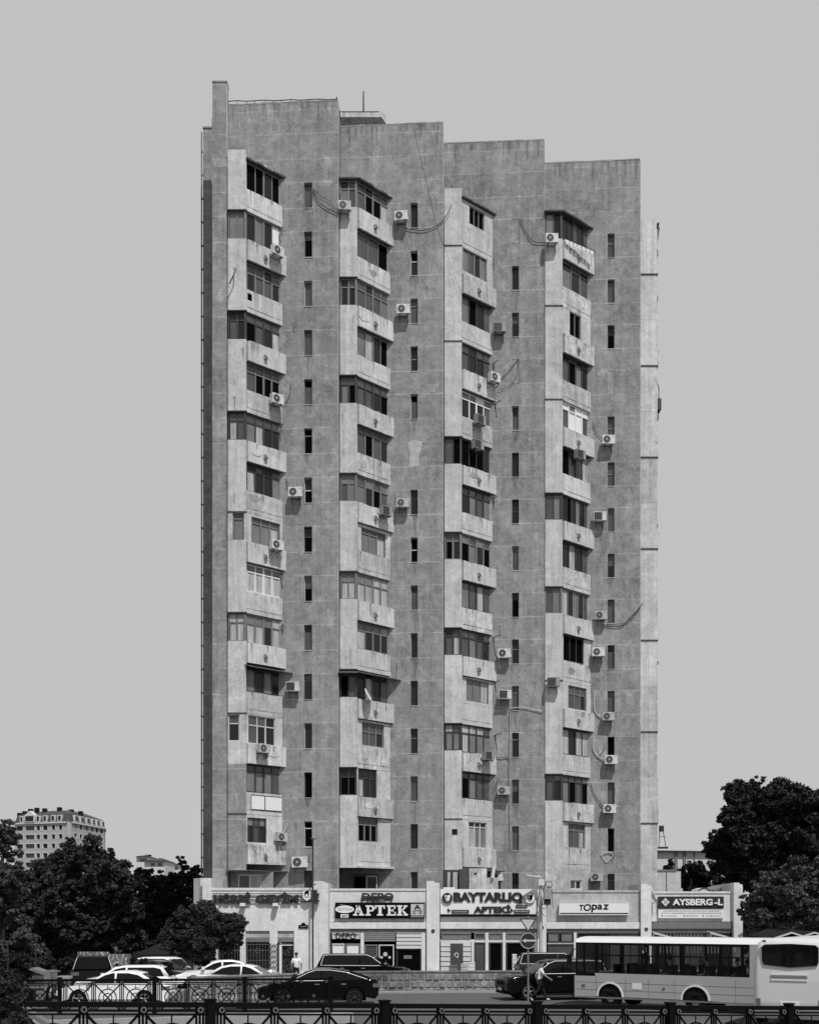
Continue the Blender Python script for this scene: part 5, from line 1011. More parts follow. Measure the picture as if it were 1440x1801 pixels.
def car(kind, paint, label, loc, rz, dark_rim=False, roof_scale=1.0, lightg=False, grp='cars on the road and by the shops', name='car', cat='car'):
    P = PROF[kind]; o = thing(name, label, cat, loc, rz, grp); W = P['W']/2; f = F(0, 0, 0); r = P['r']; m = MB(); hb = P['body']
    # lower body: outline with wheel arches
    bot0, bot1 = hb[0], hb[1]; pts = [bot0]
    for cx_ in (-P['wb'], P['wb']):
        R_ = r+.06
        for a in range(0, 13):
            th = math.pi-a*math.pi/12; z_ = r+R_*math.sin(th); x_ = cx_+R_*math.cos(th); pts.append((x_, max(z_, .25)))
    pts += hb[1:]
    bm = bmesh.new(); va = [bm.verts.new((x, -W, z)) for x, z in pts]; vb = [bm.verts.new((x, W, z)) for x, z in pts]; n = len(pts)
    bm.faces.new(va); bm.faces.new(list(reversed(vb)))
    for a in range(n): b = (a+1) % n; bm.faces.new((va[b], va[a], vb[a], vb[b]))
    ed = [e for e in bm.edges if abs(e.verts[0].co.y-e.verts[1].co.y) < 1e-4 and min(e.verts[0].co.z, e.verts[1].co.z) > .5 and not any(abs(abs(v.co.x)-P['wb']) < r+.08 and v.co.z < 2*r+.1 and ((abs(v.co.x)-P['wb'])**2+(v.co.z-r)**2)**.5 < r+.09 for v in e.verts)]
    bmesh.ops.bevel(bm, geom=ed, offset=.09, segments=3, profile=.6, affect='EDGES', clamp_overlap=True)
    # greenhouse
    def yw(z): t_ = (z-P['belt'])/(max(q[1] for q in P['gh'])-P['belt']); return W-.07-.2*max(t_, 0)**1.1
    g = P['gh']; ga = [bm.verts.new((x, -yw(z), z)) for x, z in g]; gb = [bm.verts.new((x, yw(z), z)) for x, z in g]; n = len(g)
    bm.faces.new(list(reversed(ga))); bm.faces.new(gb)
    for a in range(n): b = (a+1) % n; bm.faces.new((ga[a], ga[b], gb[b], gb[a]))
    bmesh.ops.recalc_face_normals(bm, faces=bm.faces)
    ed = [e for e in bm.edges if e.verts[0] in ga+gb and e.verts[1] in ga+gb and (e.verts[0].co.z+e.verts[1].co.z)/2 > P['belt']+.2 and abs(e.verts[0].co.y-e.verts[1].co.y) < .2]
    bmesh.ops.bevel(bm, geom=ed, offset=.05, segments=2, profile=.6, affect='EDGES', clamp_overlap=True)
    me = bpy.data.meshes.new('body'); bm.to_mesh(me); bm.free(); me.materials.append(paint); bo = bpy.data.objects.new('body', me); COL.objects.link(bo); bo.parent = o
    for p_ in me.polygons: p_.use_smooth = len(p_.vertices) < 8
    # glass
    top = max(q[1] for q in g); gl = M_cglass if not lightg else M_glass2
    def inset(c): return c
    cxg = sum(q[0] for q in g)/len(g)
    xs = [q[0] for q in g]; A_, B_ = g[0], g[-1]
    # side window outline
    zt_ = top-.08; zb_ = P['belt']+.03
    def xat(a, b, z): t_ = (z-a[1])/(b[1]-a[1]); return a[0]+(b[0]-a[0])*t_
    xf_b, xf_t = xat(g[0], g[1], zb_)-.14, g[1][0]-.06; xr_b, xr_t = xat(g[-1], g[-2], zb_)+.22, g[-2][0]+.08
    zf = g[1][1]-.07; zr = g[-2][1]-.07
    mid = -.15
    for sy in (-1, 1):
        for (Q, nm) in (([(xf_b, zb_), (xf_t, zf), (g[2][0], zt_), (mid+.04, zt_), (mid+.04, zb_)], 'side_window'), ([(mid-.04, zb_), (mid-.04, zt_), (g[3][0]+.03, zt_), (xr_t, zr), (xr_b, zb_)], 'side_window')):
            mm = MB(); P1_ = [(x, sy*(yw(z)+.004), z) for x, z in Q]; P2_ = [(x, sy*(yw(z)+.012), z) for x, z in Q]; mm.face(P2_, gl); k_ = len(Q)
            for a in range(k_): b = (a+1) % k_; mm.face([P1_[a], P1_[b], P2_[b], P2_[a]], gl)
            mm.build(nm, o, local=True, fix=True)
        if kind in ('coupe', 'suv'):
            mm = MB(); Q = [(xf_b+.02, zb_), (xf_t, zf+.02), (g[2][0], zt_+.02), (g[3][0], zt_+.02), (xr_t-.02, zr+.02), (xr_b-.03, zb_), (xf_b+.02, zb_-.01)]
            mm.tube([(x, sy*(yw(z)+.014), z) for x, z in Q], .016, M_white, 4); mm.build('window_trim', o, local=True)  # white colour stands in for the gleam of the chrome
        mm = MB(); mm.hexa([(xf_b-.16, sy*(W-.05), zb_+.02), (xf_b+.06, sy*(W-.05), zb_+.02), (xf_b+.04, sy*(W+.2), zb_+.02), (xf_b-.08, sy*(W+.2), zb_+.02), (xf_b-.16, sy*(W-.05), zb_+.06), (xf_b+.06, sy*(W-.05), zb_+.06), (xf_b+.04, sy*(W+.2), zb_+.18), (xf_b-.08, sy*(W+.2), zb_+.18)], paint); mm.build('mirror', o, local=True, fix=True)
        mm = MB()
        for hx in (mid+.1, mid-1.0): mm.box(hx, hx+.2, sy*W-.02, sy*W+.02, P['belt']-.13, P['belt']-.09, M_rim if kind != 'sedan' else paint)
        mm.build('door_handle', o, local=True)
        mm = MB()
        for lx in (mid, mid-1.05, 1.0): mm.box(lx-.006, lx+.006, sy*W-.01, sy*W+.002, .42, P['belt']-.02, M_rub)
        mm.box(-P['wb']+r+.1, P['wb']-r-.1, sy*W-.03, sy*W+.012, .24, .33, M_rub if paint is not M_pw else M_mgrey); mm.build('trim', o, local=True)
    for (a, b, nm) in ((g[0], g[1], 'windscreen'), (g[-1], g[-2], 'rear_window')):
        d = Vector((b[0]-a[0], 0, b[1]-a[1])); nn = Vector((d.z, 0, -d.x)).normalized()*(1 if nm == 'windscreen' else -1); mm = MB(); L0, L1 = .08, .93
        q = [Vector((a[0], s_*(yw(a[1])-.1), a[1]))+d*L0 for s_ in (-1, 1)]+[Vector((a[0], s_*(yw(b[1])-.1), a[1]))+d*L1 for s_ in (1, -1)]
        mm.hexa([c+nn*.002 for c in q]+[c+nn*.012 for c in q], gl); mm.build(nm, o, local=True, fix=True)
    # lamps and plates
    xf = max(q[0] for q in hb); xb = min(q[0] for q in hb); zl = .62 if kind in ('sedan', 'wagon') else .82
    if kind == 'coupe': zl = .7
    for sy in (-1, 1):
        mm = MB(); mm.hexa([(xf-.32, sy*(W-.0), zl+.0), (xf-.04, sy*(W-.35), zl-.02), (xf-.3, sy*(W-.4), zl), (xf-.4, sy*(W-.1), zl), (xf-.42, sy*(W+.004), zl+.14), (xf-.07, sy*(W-.35), zl+.11), (xf-.3, sy*(W-.4), zl+.13), (xf-.5, sy*(W-.1), zl+.14)], M_lamp); mm.build('headlight', o, local=True, fix=True)
        mm = MB(); zq = P['belt']-.25; mm.box(xb-.012, xb+.25, min(sy*(W-.35), sy*(W+.006)), max(sy*(W-.35), sy*(W+.006)), zq, zq+.16, M_tail); mm.build('tail_light', o, local=True)
    mm = MB(); mm.box(xf-.06, xf+.012, -.55, .55, zl-.14, zl+.04, M_rub); mm.box(xf-.1, xf+.01, -.7, .7, .3, .42, M_rub); mm.build('grille', o, local=True)
    mm = MB(); mm.box(xf+.012, xf+.02, -.26, .26, .44, .55, M_signw); mm.box(xb-.02, xb-.002, -.26, .26, .6, .71, M_signw); mm.build('number_plate', o, local=True)
    for sx in (-1, 1):
        for sy in (-1, 1):
            cx_ = sx*P['wb']; mm = MB(); n = 24; ri = r*.68; ff = F(0, -sy*0, 0)
            yo, yi = sy*(W-.0), sy*(W-.24)
            def circ(rr_, y): return [(cx_+rr_*math.cos(2*math.pi*a/n), y, r+rr_*math.sin(2*math.pi*a/n)) for a in range(n)]
            C = [circ(ri, yo-sy*.02), circ(r*.95, yo), circ(r, yo-sy*.04), circ(r, yi), circ(ri, yi)]
            for c0, c1 in zip(C, C[1:]):
                for a in range(n): b = (a+1) % n; mm.face([c0[a], c0[b], c1[b], c1[a]], M_rub)
            mm.face(circ(ri, yo-sy*.09), M_rub)
            wh = mm.build('wheel', o, local=True, smooth=False, fix=True); mm = MB(); rmat = M_rim if not dark_rim else M_pg
            k2 = F(cx_, yo-sy*.02, 0 if sy < 0 else math.pi)
            mm.fring(k2, 0, r, ri*.88, ri, -.03, .005, rmat, 24); mm.fdisc(k2, 0, r, ri*.2, -.05, .005, rmat, 12)
            for s_ in range(5 if kind != 'coupe' else 7):
                th = 2*math.pi*s_/(5 if kind != 'coupe' else 7)+.3
                for dd in (-.1, .1):
                    c_, s2 = math.cos(th+dd), math.sin(th+dd); mm.bar(k2.p(c_*ri*.15, -.02, r+s2*ri*.15), k2.p(c_*ri*.9, -.01, r+s2*ri*.9), .018, rmat, 4)
            mm.build('rim', wh, local=True)
    # dark underside
    mm = MB(); mm.box(-2.0, 2.0, -W+.26, W-.26, .2, .5, M_rub)
    for sx in (-1, 1): mm.box(sx*P['wb']-r-.04, sx*P['wb']+r+.04, -W+.25, W-.25, .2, .75, M_rub)
    mm.build('underbody', o, local=True)
    return o
FL = math.pi      # facing left
def cl(px, D): return (X(px, D), D, .006)
car('sedan', M_pw, 'white sedan close behind the smaller iron fence, its roof in front of another white car', cl(205, 47.8), R(180), False, grp='cars on the road and by the shops')
car('wagon', M_pw, 'white car with squarer cabin behind the nearest white sedan', cl(222, 52.6), R(180+3))
car('sedan', M_pw, 'white sedan with its nose to the left, behind the stone wall under the round tree', cl(384, 60.5), R(180+14))
car('sedan', M_pw, 'white sedan with its nose to the right, behind the left end of the stone wall', cl(436, 54.6), R(-5))
car('coupe', M_pb, 'black car with long curved chrome window line beside the end of the smaller fence', cl(560, 48.6), R(180+4), True)
car('suv', M_pb, 'black off-road car behind the stone wall in front of the black board shop', cl(640, 60.8), R(-3), cat='car')
car('suv', M_pb, 'black off-road car on the road, half hidden by the front of the bus', cl(973, 51.9), R(180+12), cat='car')
car('suv', M_pg, 'dark off-road car behind the stone wall, left of the bus and behind the walking man', cl(984, 63.2), R(-4), cat='car')
car('suv', M_pb, 'dark off-road car seen from behind in front of the graffiti wall', cl(165, 57.5), R(104), cat='car')
car('wagon', M_pw, 'white car mostly hidden behind the nearest white cars, right of the graffiti wall', cl(262, 64.5), R(160))
car('sedan', M_pg, 'dark sedan between the round tree and the white cars, in front of the low garage', cl(280, 61.0), R(-18))
# scooter
D = 46.0; s = thing('motor_scooter', 'dark motor scooter standing behind the left end of the smaller fence', 'scooter', cl(66, D), 0); x_ = 0
m = MB(); f0 = F(0, 0, 0); m.hexa([(-.75, -.14, .3), (-.1, -.16, .3), (-.1, .16, .3), (-.75, .14, .3), (-.85, -.12, .72), (-.15, -.15, .7), (-.15, .15, .7), (-.85, .12, .72)], M_pb); m.box(-.12, .4, -.16, .16, .26, .34, M_pb); m.hexa([(.32, -.18, .3), (.42, -.18, .3), (.42, .18, .3), (.32, .18, .3), (.45, -.2, .9), (.56, -.16, .9), (.56, .16, .9), (.45, .2, .9)], M_pb); m.build('body', s, local=True)
m = MB(); m.hexa([(-.85, -.15, .73), (-.1, -.16, .71), (-.1, .16, .71), (-.85, .15, .73), (-.82, -.12, .85), (-.14, -.13, .8), (-.14, .13, .8), (-.82, .12, .85)], M_rub); m.build('seat', s, local=True)
m = MB(); m.bar((.48, 0, .85), (.42, 0, 1.05), .03, M_rub); m.bar((.4, -.33, 1.05), (.4, .33, 1.05), .02, M_rub); m.bar((.42, -.3, 1.05), (.45, -.36, 1.2), .01, M_rub); m.bar((.45, -.36, 1.2), (.45, -.42, 1.25), .05, M_glass3); m.build('handlebar', s, local=True)
for wx in (-.62, .7):
    m = MB(); k = F(wx, 0, 0); m.fring(k, 0, .27, .15, .27, -.06, .06, M_rub, 20); m.fdisc(k, 0, .27, .15, -.03, .03, M_rim, 14); m.build('wheel', s, local=True)
m = MB(); m.bar((.52, 0, .8), (.7, 0, .27), .035, M_rub); m.box(.5, .56, -.09, .09, .7, .82, M_lamp); m.build('fork', s, local=True)

# buses
def bus(loc, rz, L_, label, detail=True):
    o = thing('city_bus', label, 'bus', loc, rz, 'white buses'); W = 2.35; H = 2.88; f = F(0, 0, 0)     # near side at v=0, front end at u=0
    zb, zt_ = 1.42, 2.62; ops = [(.12, .93, 1.28, 2.6)]; u = 1.05
    cols = [(1.05, 2.15), (2.22, 2.95), (3.02, 3.62), (3.70, 4.70), (4.80, 6.20), (6.32, 7.35)]
    if L_ > 8: cols.append((7.5, 8.3))
    ops += [(a, b, 1.44, zt_-.06) for a, b in cols]
    arch = [1.62, 5.25] if L_ < 8 else [1.62, 6.6]
    m = MB(); band = M_signb
    # lower side panel with arches
    def side(v0, v1):
        pts = [(0.02, .38)]
        for c in arch:
            for a in range(13): th = math.pi-a*math.pi/12; pts.append((c+.55*math.cos(th), .46+.55*math.sin(th)))
        pts += [(L_-.02, .38), (L_-.02, 1.28), (0.02, 1.28)]
        m.fpoly(f, pts, v0, v1, M_busw)
    side(-.06, 0); side(-W, -W+.06)
    m.fbox(f, .95, L_-.04, -.06, 0, 1.28, 1.41, M_busw); m.fbox(f, .0, L_-.02, -W, -W+.06, 1.28, 1.41, M_busw)
    for c in arch: m.fring(f, c, .46, .53, .6, -.02, .03, M_busr, 20, 0, math.pi)
    for z in (.72, 1.02): m.fbox(f, .1, L_-.1, 0, .006, z, z+.008, M_dgrey)
    for uu in (1.0, 2.3, 3.3, 4.4, L_-.9): m.fbox(f, uu, uu+.01, 0, .004, .42, 1.27, M_dgrey)
    m.fbox(f, 2.6, 3.0, 0, .012, .8, 1.05, M_busr); m.fbox(f, .35, .5, 0, .03, .85, .93, M_tail); m.fbox(f, 3.9, 4.0, 0, .03, .85, .91, M_tail); m.fbox(f, .05, L_-.05, 0, .02, .38, .44, M_mgrey)
    m.fbox(f, 0, .04, -W, 0, .38, 1.28, M_busw); m.fbox(f, L_-.04, L_, -W, 0, .38, H-.2, M_busw)
    m.fbox(f, .1, L_-.1, -W+.06, -.06, .4, .75, M_rub)       # floor
    # roof, rounded
    n = 7; prev = None
    for j in range(n+1):
        th = math.pi*j/n; v_ = -W/2+(W/2)*math.cos(th); z_ = 2.66+.24*math.sin(th)**.6
        if prev: m.hexa([f.p(.0, prev[0], 2.66), f.p(L_, prev[0], 2.66), f.p(L_, v_, 2.66), f.p(.0, v_, 2.66), f.p(.05, prev[0], prev[1]), f.p(L_-.05, prev[0], prev[1]), f.p(L_-.05, v_, z_), f.p(.05, v_, z_)], M_busr)
        prev = (v_, z_)
    m.build('body', o, local=True)
    m = MB(); m.wall(f, .06, L_-.35, 1.41, 2.66, [q for q in ops if q[0] > 1]+[(.12, .93, 1.411, 2.6)], .05, band); m.fbox(f, .06, .95, -.05, 0, 1.28, 1.41, band)
    m.fbox(f, .4, .47, -.05, 0, 1.42, 2.6, band)
    for a, b in cols: m.fbox(f, a, b, -.04, -.005, 2.12, 2.17, band)
    m.build('window_band', o, local=True)
    m = MB(); m.wall(F(0, W-.0, 0), .06, L_-.06, 1.41, 2.66, [q for q in ops if q[0] > 1]+[(.12, .93, 1.411, 2.6)], .05, band); m.build('window_band', o, local=True)
    m = MB(); m.fbox(f, L_-.36, L_-.02, -.06, 0, 1.41, 2.66, M_busw); m.build('corner_panel', o, local=True)
    for a, b, c, d in ops:
        m = MB(); m.fbox(f, a, b, -.03, -.024, c if c > 1.4 else 1.29, d, M_tint); m.build('window', o, local=True)
    m = MB(); m.fbox(f, .1, L_-.4, -W+.02, -W+.026, 1.43, 2.6, M_tint); m.build('window', o, local=True)
    m = MB(); m.fbox(f, .0, .03, -W+.1, -.1, 1.2, 2.55, M_tint); m.build('windscreen', o, local=True)
    m = MB(); m.fbox(f, -.25, -.1, .02, .2, 1.7, 2.15, M_rub); m.bar(f.p(-.15, .1, 2.15), f.p(.05, .02, 2.4), .02, M_rub); m.build('mirror', o, local=True)
    m = MB(); k = 1.3
    while k < L_-1:
        for v_ in (-.15, -1.45):
            m.fbox(f, k, k+.42, v_-.8, v_, .75, 1.15, M_rub); m.fbox(f, k+.38, k+.5, v_-.8, v_, 1.1, 1.78, M_rub)
        k += .78
    m.build('seat', o, local=True)
    m = MB()
    for q in (1.0, 2.2, 3.0, 3.65, 4.75, 6.25): m.bar(f.p(q, -.7, .75), f.p(q, -.7, 2.66), .02, M_rose, 6)
    m.build('handrail', o, local=True)
    for c in arch:
        for v_ in (-.03, -W+.03):
            m = MB(); m.fring(f, c, .44, .2, .44, v_-.25 if v_ > -1 else v_, v_ if v_ > -1 else v_+.25, M_rub, 22); wh = m.build('wheel', o, local=True); m = MB(); vv = v_-.08 if v_ > -1 else v_+.08
            m.fdisc(f, c, .44, .21, vv-.03, vv+.03, M_mgrey, 16)
            for q in range(8): m.fdisc(f, c+.12*math.cos(q*.785), .44+.12*math.sin(q*.785), .02, vv-.035, vv+.035 if v_ > -1 else vv+.03, M_rose, 6)
            m.build('rim', wh, local=True)
    m = MB()
    for c in arch: m.fbox(f, c-.56, c+.56, -W+.3, -.3, .38, 1.05, M_rub)
    m.build('wheel_housing', o, local=True)
    return o
bA = Vector((X(1010, 47.6), 47.6, 0)); th = R(36); B1 = bus(bA, -th, 7.75, 'white midibus with dark window band and passengers, seen from its side')
# second bus, rear end towards the viewer
def bus_rear():
    D0 = 38.0; a = R(30); f = F(X(1323, D0), D0, -a); W = 2.4; o = thing('city_bus', 'white bus seen from behind at the right edge, in front of the midibus', 'bus', (f.o.x, f.o.y, 0), 0, 'white buses')
    L_ = 8.5; H = 3.0; m = MB(); s_ = []
    # rounded shell: horizontal cross-section with round corners, layered in height
    def ring(z, ins):
        r = .22; pts = []
        for cx_, cv, t0 in ((W-r, -r, 0), (r, -r, 90)):
            for q in range(6): th_ = R(t0+90*q/5); pts.append((cx_+r*math.cos(th_)*(1), cv+r*math.sin(th_)))
        pts += [(0, -L_), (W, -L_)]
        return [f.p(ins+(u*(W-2*ins)/W), v-ins*.8, z) for u, v in pts]
    lay = [(.35, .02), (.9, 0), (1.6, 0), (2.1, .02), (2.6, .07), (2.82, .12), (2.93, .24), (2.98, .45), (3.0, .8)]
    rs = [ring(z, i_) for z, i_ in lay]
    for r0, r1 in zip(rs, rs[1:]):
        n = len(r0)
        for q in range(n): b = (q+1) % n; m.face([r0[q], r0[b], r1[b], r1[q]], M_busw2)
    m.face(list(reversed(rs[0])), M_rub); m.face(rs[-1], M_busr); m.build('body', o, fix=True)
    for p_ in o.children[0].data.polygons: p_.use_smooth = len(p_.vertices) == 4 and p_.area < 1.2
    m = MB(); pts = [(.32, 2.2), (.42, 2.14), (1.2, 2.08), (2.0, 2.13), (2.1, 2.2), (2.1, 2.68), (2.0, 2.77), (1.2, 2.81), (.4, 2.78), (.3, 2.7)]
    m.fpoly(f, pts, -.09, .03, M_cglass); w_ = m.build('rear_window', o)
    m = MB(); m.fpoly(f, [(.34, 2.12), (1.2, 2.03), (2.06, 2.11), (2.06, 2.15), (1.2, 2.08), (.36, 2.17)], -.05, .036, M_rub); m.build('lower_trim', w_)
    m = MB()
    for cu in (.78, 1.5): m.fdisc(f, cu, 2.4, .14, .03, .033, M_rub, 16)
    m.build('inner_fan', w_)
    m = MB()
    for q in range(3): m.fbox(f, .6, 1.75, 0, .03, 1.60+q*.09, 1.65+q*.09, M_busr if q != 1 else M_mgrey)
    m.build('vent', o)
    m = MB(); m.fbox(f, .34, .44, .0, .1, 2.86, 2.92, M_rub); m.build('marker_lamp', o)
    for u0 in (.12, 2.1): m = MB(); m.fbox(f, u0, u0+.14, -.05, .02, .7, 1.0, M_tail); m.build('tail_light', o)
    m = MB(); m.fbox(f, .9, 1.5, 0, .02, .8, .92, M_signw); m.build('number_plate', o)
    for v_ in (-1.9, -6.6):
        for u0 in (.02, W-.27): m = MB(); g = F(f.p(u0, v_, 0).x, f.p(u0, v_, 0).y, f.yaw+math.pi/2); m.fring(g, 0, .46, .2, .46, -.25, 0, M_rub, 20); m.fdisc(g, 0, .46, .2, -.2, -.05, M_mgrey, 12); m.build('wheel', o)
bus_rear()

# ================================================================ PEOPLE
def person(label, loc, rz, J, mats, grp=None, hairm=M_hair, cap=False):
    """J: joints (name -> (x, y, z)); x forward, z up"""
    o = thing('person', label, 'person', loc, rz, grp)
    E = [('pel', 'waist'), ('waist', 'chest'), ('chest', 'neckb'), ('neckb', 'neck'), ('neck', 'head0'), ('head0', 'head1'), ('head1', 'head2'), ('head1', 'nose'),
         ('chest', 'shL'), ('shL', 'elL'), ('elL', 'wrL'), ('wrL', 'paL'), ('chest', 'shR'), ('shR', 'elR'), ('elR', 'wrR'), ('wrR', 'paR'),
         ('pel', 'hiL'), ('hiL', 'knL'), ('knL', 'anL'), ('anL', 'toL'), ('pel', 'hiR'), ('hiR', 'knR'), ('knR', 'anR'), ('anR', 'toR')]
    rad = dict(pel=.15, waist=.13, chest=.155, neckb=.08, neck=.055, head0=.075, head1=.098, head2=.085, nose=.018, shL=.075, shR=.075, elL=.048, elR=.048, wrL=.03, wrR=.03, paL=.032, paR=.032,
               hiL=.1, hiR=.1, knL=.068, knR=.068, anL=.045, anR=.045, toL=.035, toR=.035)
    J = dict(J)
    for s_ in 'LR':
        wr = Vector(J['wr'+s_]); el = Vector(J['el'+s_]); d = (wr-el).normalized(); J['pa'+s_] = tuple(wr+d*.08); side = d.cross(Vector((0, 1, 0))); side = side.normalized() if side.length > .1 else Vector((1, 0, 0))
        for q in range(4):
            b = wr+d*.1+side*(.03-.02*q); J[f'f{s_}{q}a'] = tuple(b); c = b+d*(.04-.004*abs(q-1))+Vector((.008, 0, -.004)); J[f'f{s_}{q}b'] = tuple(c); e = c+d*.03+Vector((.016, 0, -.004)); J[f'f{s_}{q}c'] = tuple(e)
            E += [('pa'+s_, f'f{s_}{q}a'), (f'f{s_}{q}a', f'f{s_}{q}b'), (f'f{s_}{q}b', f'f{s_}{q}c')]
            for w_ in 'abc': rad[f'f{s_}{q}{w_}'] = .009
        b = wr+d*.04+side*.045; c = b+d*.045+side*.012; J[f't{s_}a'] = tuple(b); J[f't{s_}b'] = tuple(c); E += [('pa'+s_, f't{s_}a'), (f't{s_}a', f't{s_}b')]; rad[f't{s_}a'] = .011; rad[f't{s_}b'] = .009
        an = Vector(J['an'+s_]); to = Vector(J['to'+s_])
    names = list(J); idx = {n: i for i, n in enumerate(names)}
    me = bpy.data.meshes.new('sk'); me.from_pydata([J[n] for n in names], [(idx[a], idx[b]) for a, b in E], []); so_ = bpy.data.objects.new('sk', me); COL.objects.link(so_)
    so_.modifiers.new('s', 'SKIN')
    sv = me.skin_vertices[0].data
    for n in names:
        r_ = rad[n]; sv[idx[n]].radius = (r_, r_)
        if n in ('pel', 'waist', 'chest'): sv[idx[n]].radius = (r_*.78, r_*1.12) if False else (r_, r_*.82)
    sv[idx['pel']].use_root = True
    sd_ = so_.modifiers.new('b', 'SUBSURF'); sd_.levels = 1; sd_.render_levels = 1
    dg = bpy.context.evaluated_depsgraph_get(); dg.update(); bme = bpy.data.meshes.new_from_object(so_.evaluated_get(dg)); bme.name = 'body'
    bpy.data.objects.remove(so_); bpy.data.meshes.remove(me)
    bme.materials.clear(); [bme.materials.append(x) for x in mats]      # skin, shirt, trousers, shoes
    seg = [(Vector(J[a]), Vector(J[b]), a, b) for a, b in E]
    for p_ in bme.polygons:
        c = p_.center; best = None
        for A, B, a, b in seg:
            ab = B-A; t_ = max(0, min(1, (c-A).dot(ab)/max(ab.length_squared, 1e-9))); d = (c-A-ab*t_).length
            if best is None or d < best[0]: best = (d, a, b, t_)
        _, a, b, t_ = best; k = 0
        if a in ('waist', 'chest') and b in ('chest', 'neckb') or b in ('shL', 'shR') or (a in ('shL', 'shR') and t_ < .7): k = 1
        elif a == 'pel' and b == 'waist': k = 1 if t_ > -.1 and c.z > J['pel'][2]-.02 else 2
        elif a in ('pel', 'hiL', 'hiR', 'knL', 'knR'): k = 2
        elif a in ('anL', 'anR'): k = 3
        p_.material_index = k; p_.use_smooth = True
    b = bpy.data.objects.new('body', bme); COL.objects.link(b); b.parent = o
    h1 = Vector(J['head1']); h2 = Vector(J['head2']); m = MB(); n = 12; rings = []
    for j in range(6):
        ph = j/5*R(100); rings.append([(h1.x-.015+.112*math.sin(ph)*math.cos(2*math.pi*a/n)*(1 if math.cos(2*math.pi*a/n) < 0 else .8), h1.y+.1*math.sin(ph)*math.sin(2*math.pi*a/n), h1.z+.05+.1*math.cos(ph)+(.03 if math.cos(2*math.pi*a/n) > 0 and j > 3 else 0)) for a in range(n)])
    for j in range(5):
        for a in range(n): c = (a+1) % n; m.face([rings[j][a], rings[j+1][a], rings[j+1][c], rings[j][c]], hairm)
    if cap: m.box(h1.x+.06, h1.x+.17, h1.y-.06, h1.y+.06, h1.z+.05, h1.z+.065, hairm)
    m.build('cap' if cap else 'hair', o, local=True, smooth=True, fix=True)
    m = MB()
    for s_ in (-1, 1): m.box(h1.x+.085, h1.x+.1, h1.y+s_*.035-.012, h1.y+s_*.035+.012, h1.z-.005, h1.z+.01, M_hair)
    m.build('eyes', o, local=True)
    return o
WALK = dict(pel=(0, 0, .93), waist=(.0, 0, 1.08), chest=(.03, 0, 1.32), neckb=(.05, 0, 1.44), neck=(.06, 0, 1.50), head0=(.08, 0, 1.56), head1=(.09, 0, 1.64), head2=(.08, 0, 1.69), nose=(.2, 0, 1.63),
            shL=(.03, .17, 1.40), elL=(-.16, .23, 1.16), wrL=(-.1, .22, .92), shR=(.05, -.17, 1.40), elR=(.17, -.24, 1.16), wrR=(.37, -.2, 1.03),
            hiL=(0, .09, .88), knL=(.18, .1, .49), anL=(.30, .09, .1), toL=(.47, .1, .07), hiR=(0, -.09, .88), knR=(-.08, -.1, .48), anR=(-.42, -.09, .17), toR=(-.3, -.1, .04))
person('man in white t-shirt, dark cap and dark trousers striding right past the traffic sign', (X(949, 50.2), 50.2, .01), 0, WALK, [M_skin, M_shirt, M_jean, M_shoe], hairm=M_hair, cap=True)
STAND = dict(pel=(0, 0, .95), waist=(0, 0, 1.1), chest=(.02, 0, 1.34), neckb=(.03, 0, 1.47), neck=(.03, 0, 1.52), head0=(.04, 0, 1.58), head1=(.05, 0, 1.66), head2=(.04, 0, 1.72), nose=(.17, 0, 1.65),
             shL=(0, .19, 1.42), elL=(-.03, .25, 1.16), wrL=(.06, .24, .93), shR=(0, -.19, 1.42), elR=(-.05, -.27, 1.16), wrR=(0, -.26, .92),
             hiL=(0, .09, .9), knL=(.1, .1, .5), anL=(.02, .1, .09), toL=(.18, .11, .05), hiR=(0, -.09, .9), knR=(-.02, -.1, .5), anR=(-.15, -.1, .1), toR=(.02, -.11, .05))
person('man in loose pale shirt and dark trousers seen from behind by the patterned door', (X(521, 61.8), 61.8, .03), R(95), STAND, [M_skin, M_shirt, M_jean, M_rub])
SIT = dict(pel=(0, 0, .45+.75-.35), waist=(0, 0, 1.0), chest=(.02, 0, 1.24), neckb=(.03, 0, 1.37), neck=(.03, 0, 1.42), head0=(.04, 0, 1.48), head1=(.05, 0, 1.56), head2=(.04, 0, 1.62), nose=(.17, 0, 1.55),
           shL=(0, .19, 1.32), elL=(.05, .23, 1.06), wrL=(.28, .18, 1.02), shR=(0, -.19, 1.32), elR=(.05, -.23, 1.06), wrR=(.28, -.18, 1.02),
           hiL=(.02, .1, .84), knL=(.45, .11, .88), anL=(.47, .11, .45), toL=(.62, .11, .42), hiR=(.02, -.1, .84), knR=(.45, -.11, .88), anR=(.47, -.11, .45), toR=(.62, -.11, .42))
fb = F(bA.x, bA.y, -th)
for u, v, tx, sm in ((5.55, -.55, 'seated bus passenger with dark hair near the middle of the window band', M_mgrey), (3.98, -.6, 'seated bus passenger low in the window left of the dark haired one', M_jean), (6.7, -.7, 'seated bus passenger in the rearmost window', M_jean), (2.45, -1.6, 'standing dark bus passenger behind the second window', M_jean)):
    q = fb.p(u, v, .40 if 'standing' not in tx else .75); SJ = SIT if 'standing' not in tx else {k_: (a, b, c-.0) for k_, (a, b, c) in STAND.items()}
    person(tx, q, R(180)-th, SJ, [M_skin, sm, M_jean, M_rub], 'people riding in the midibus')

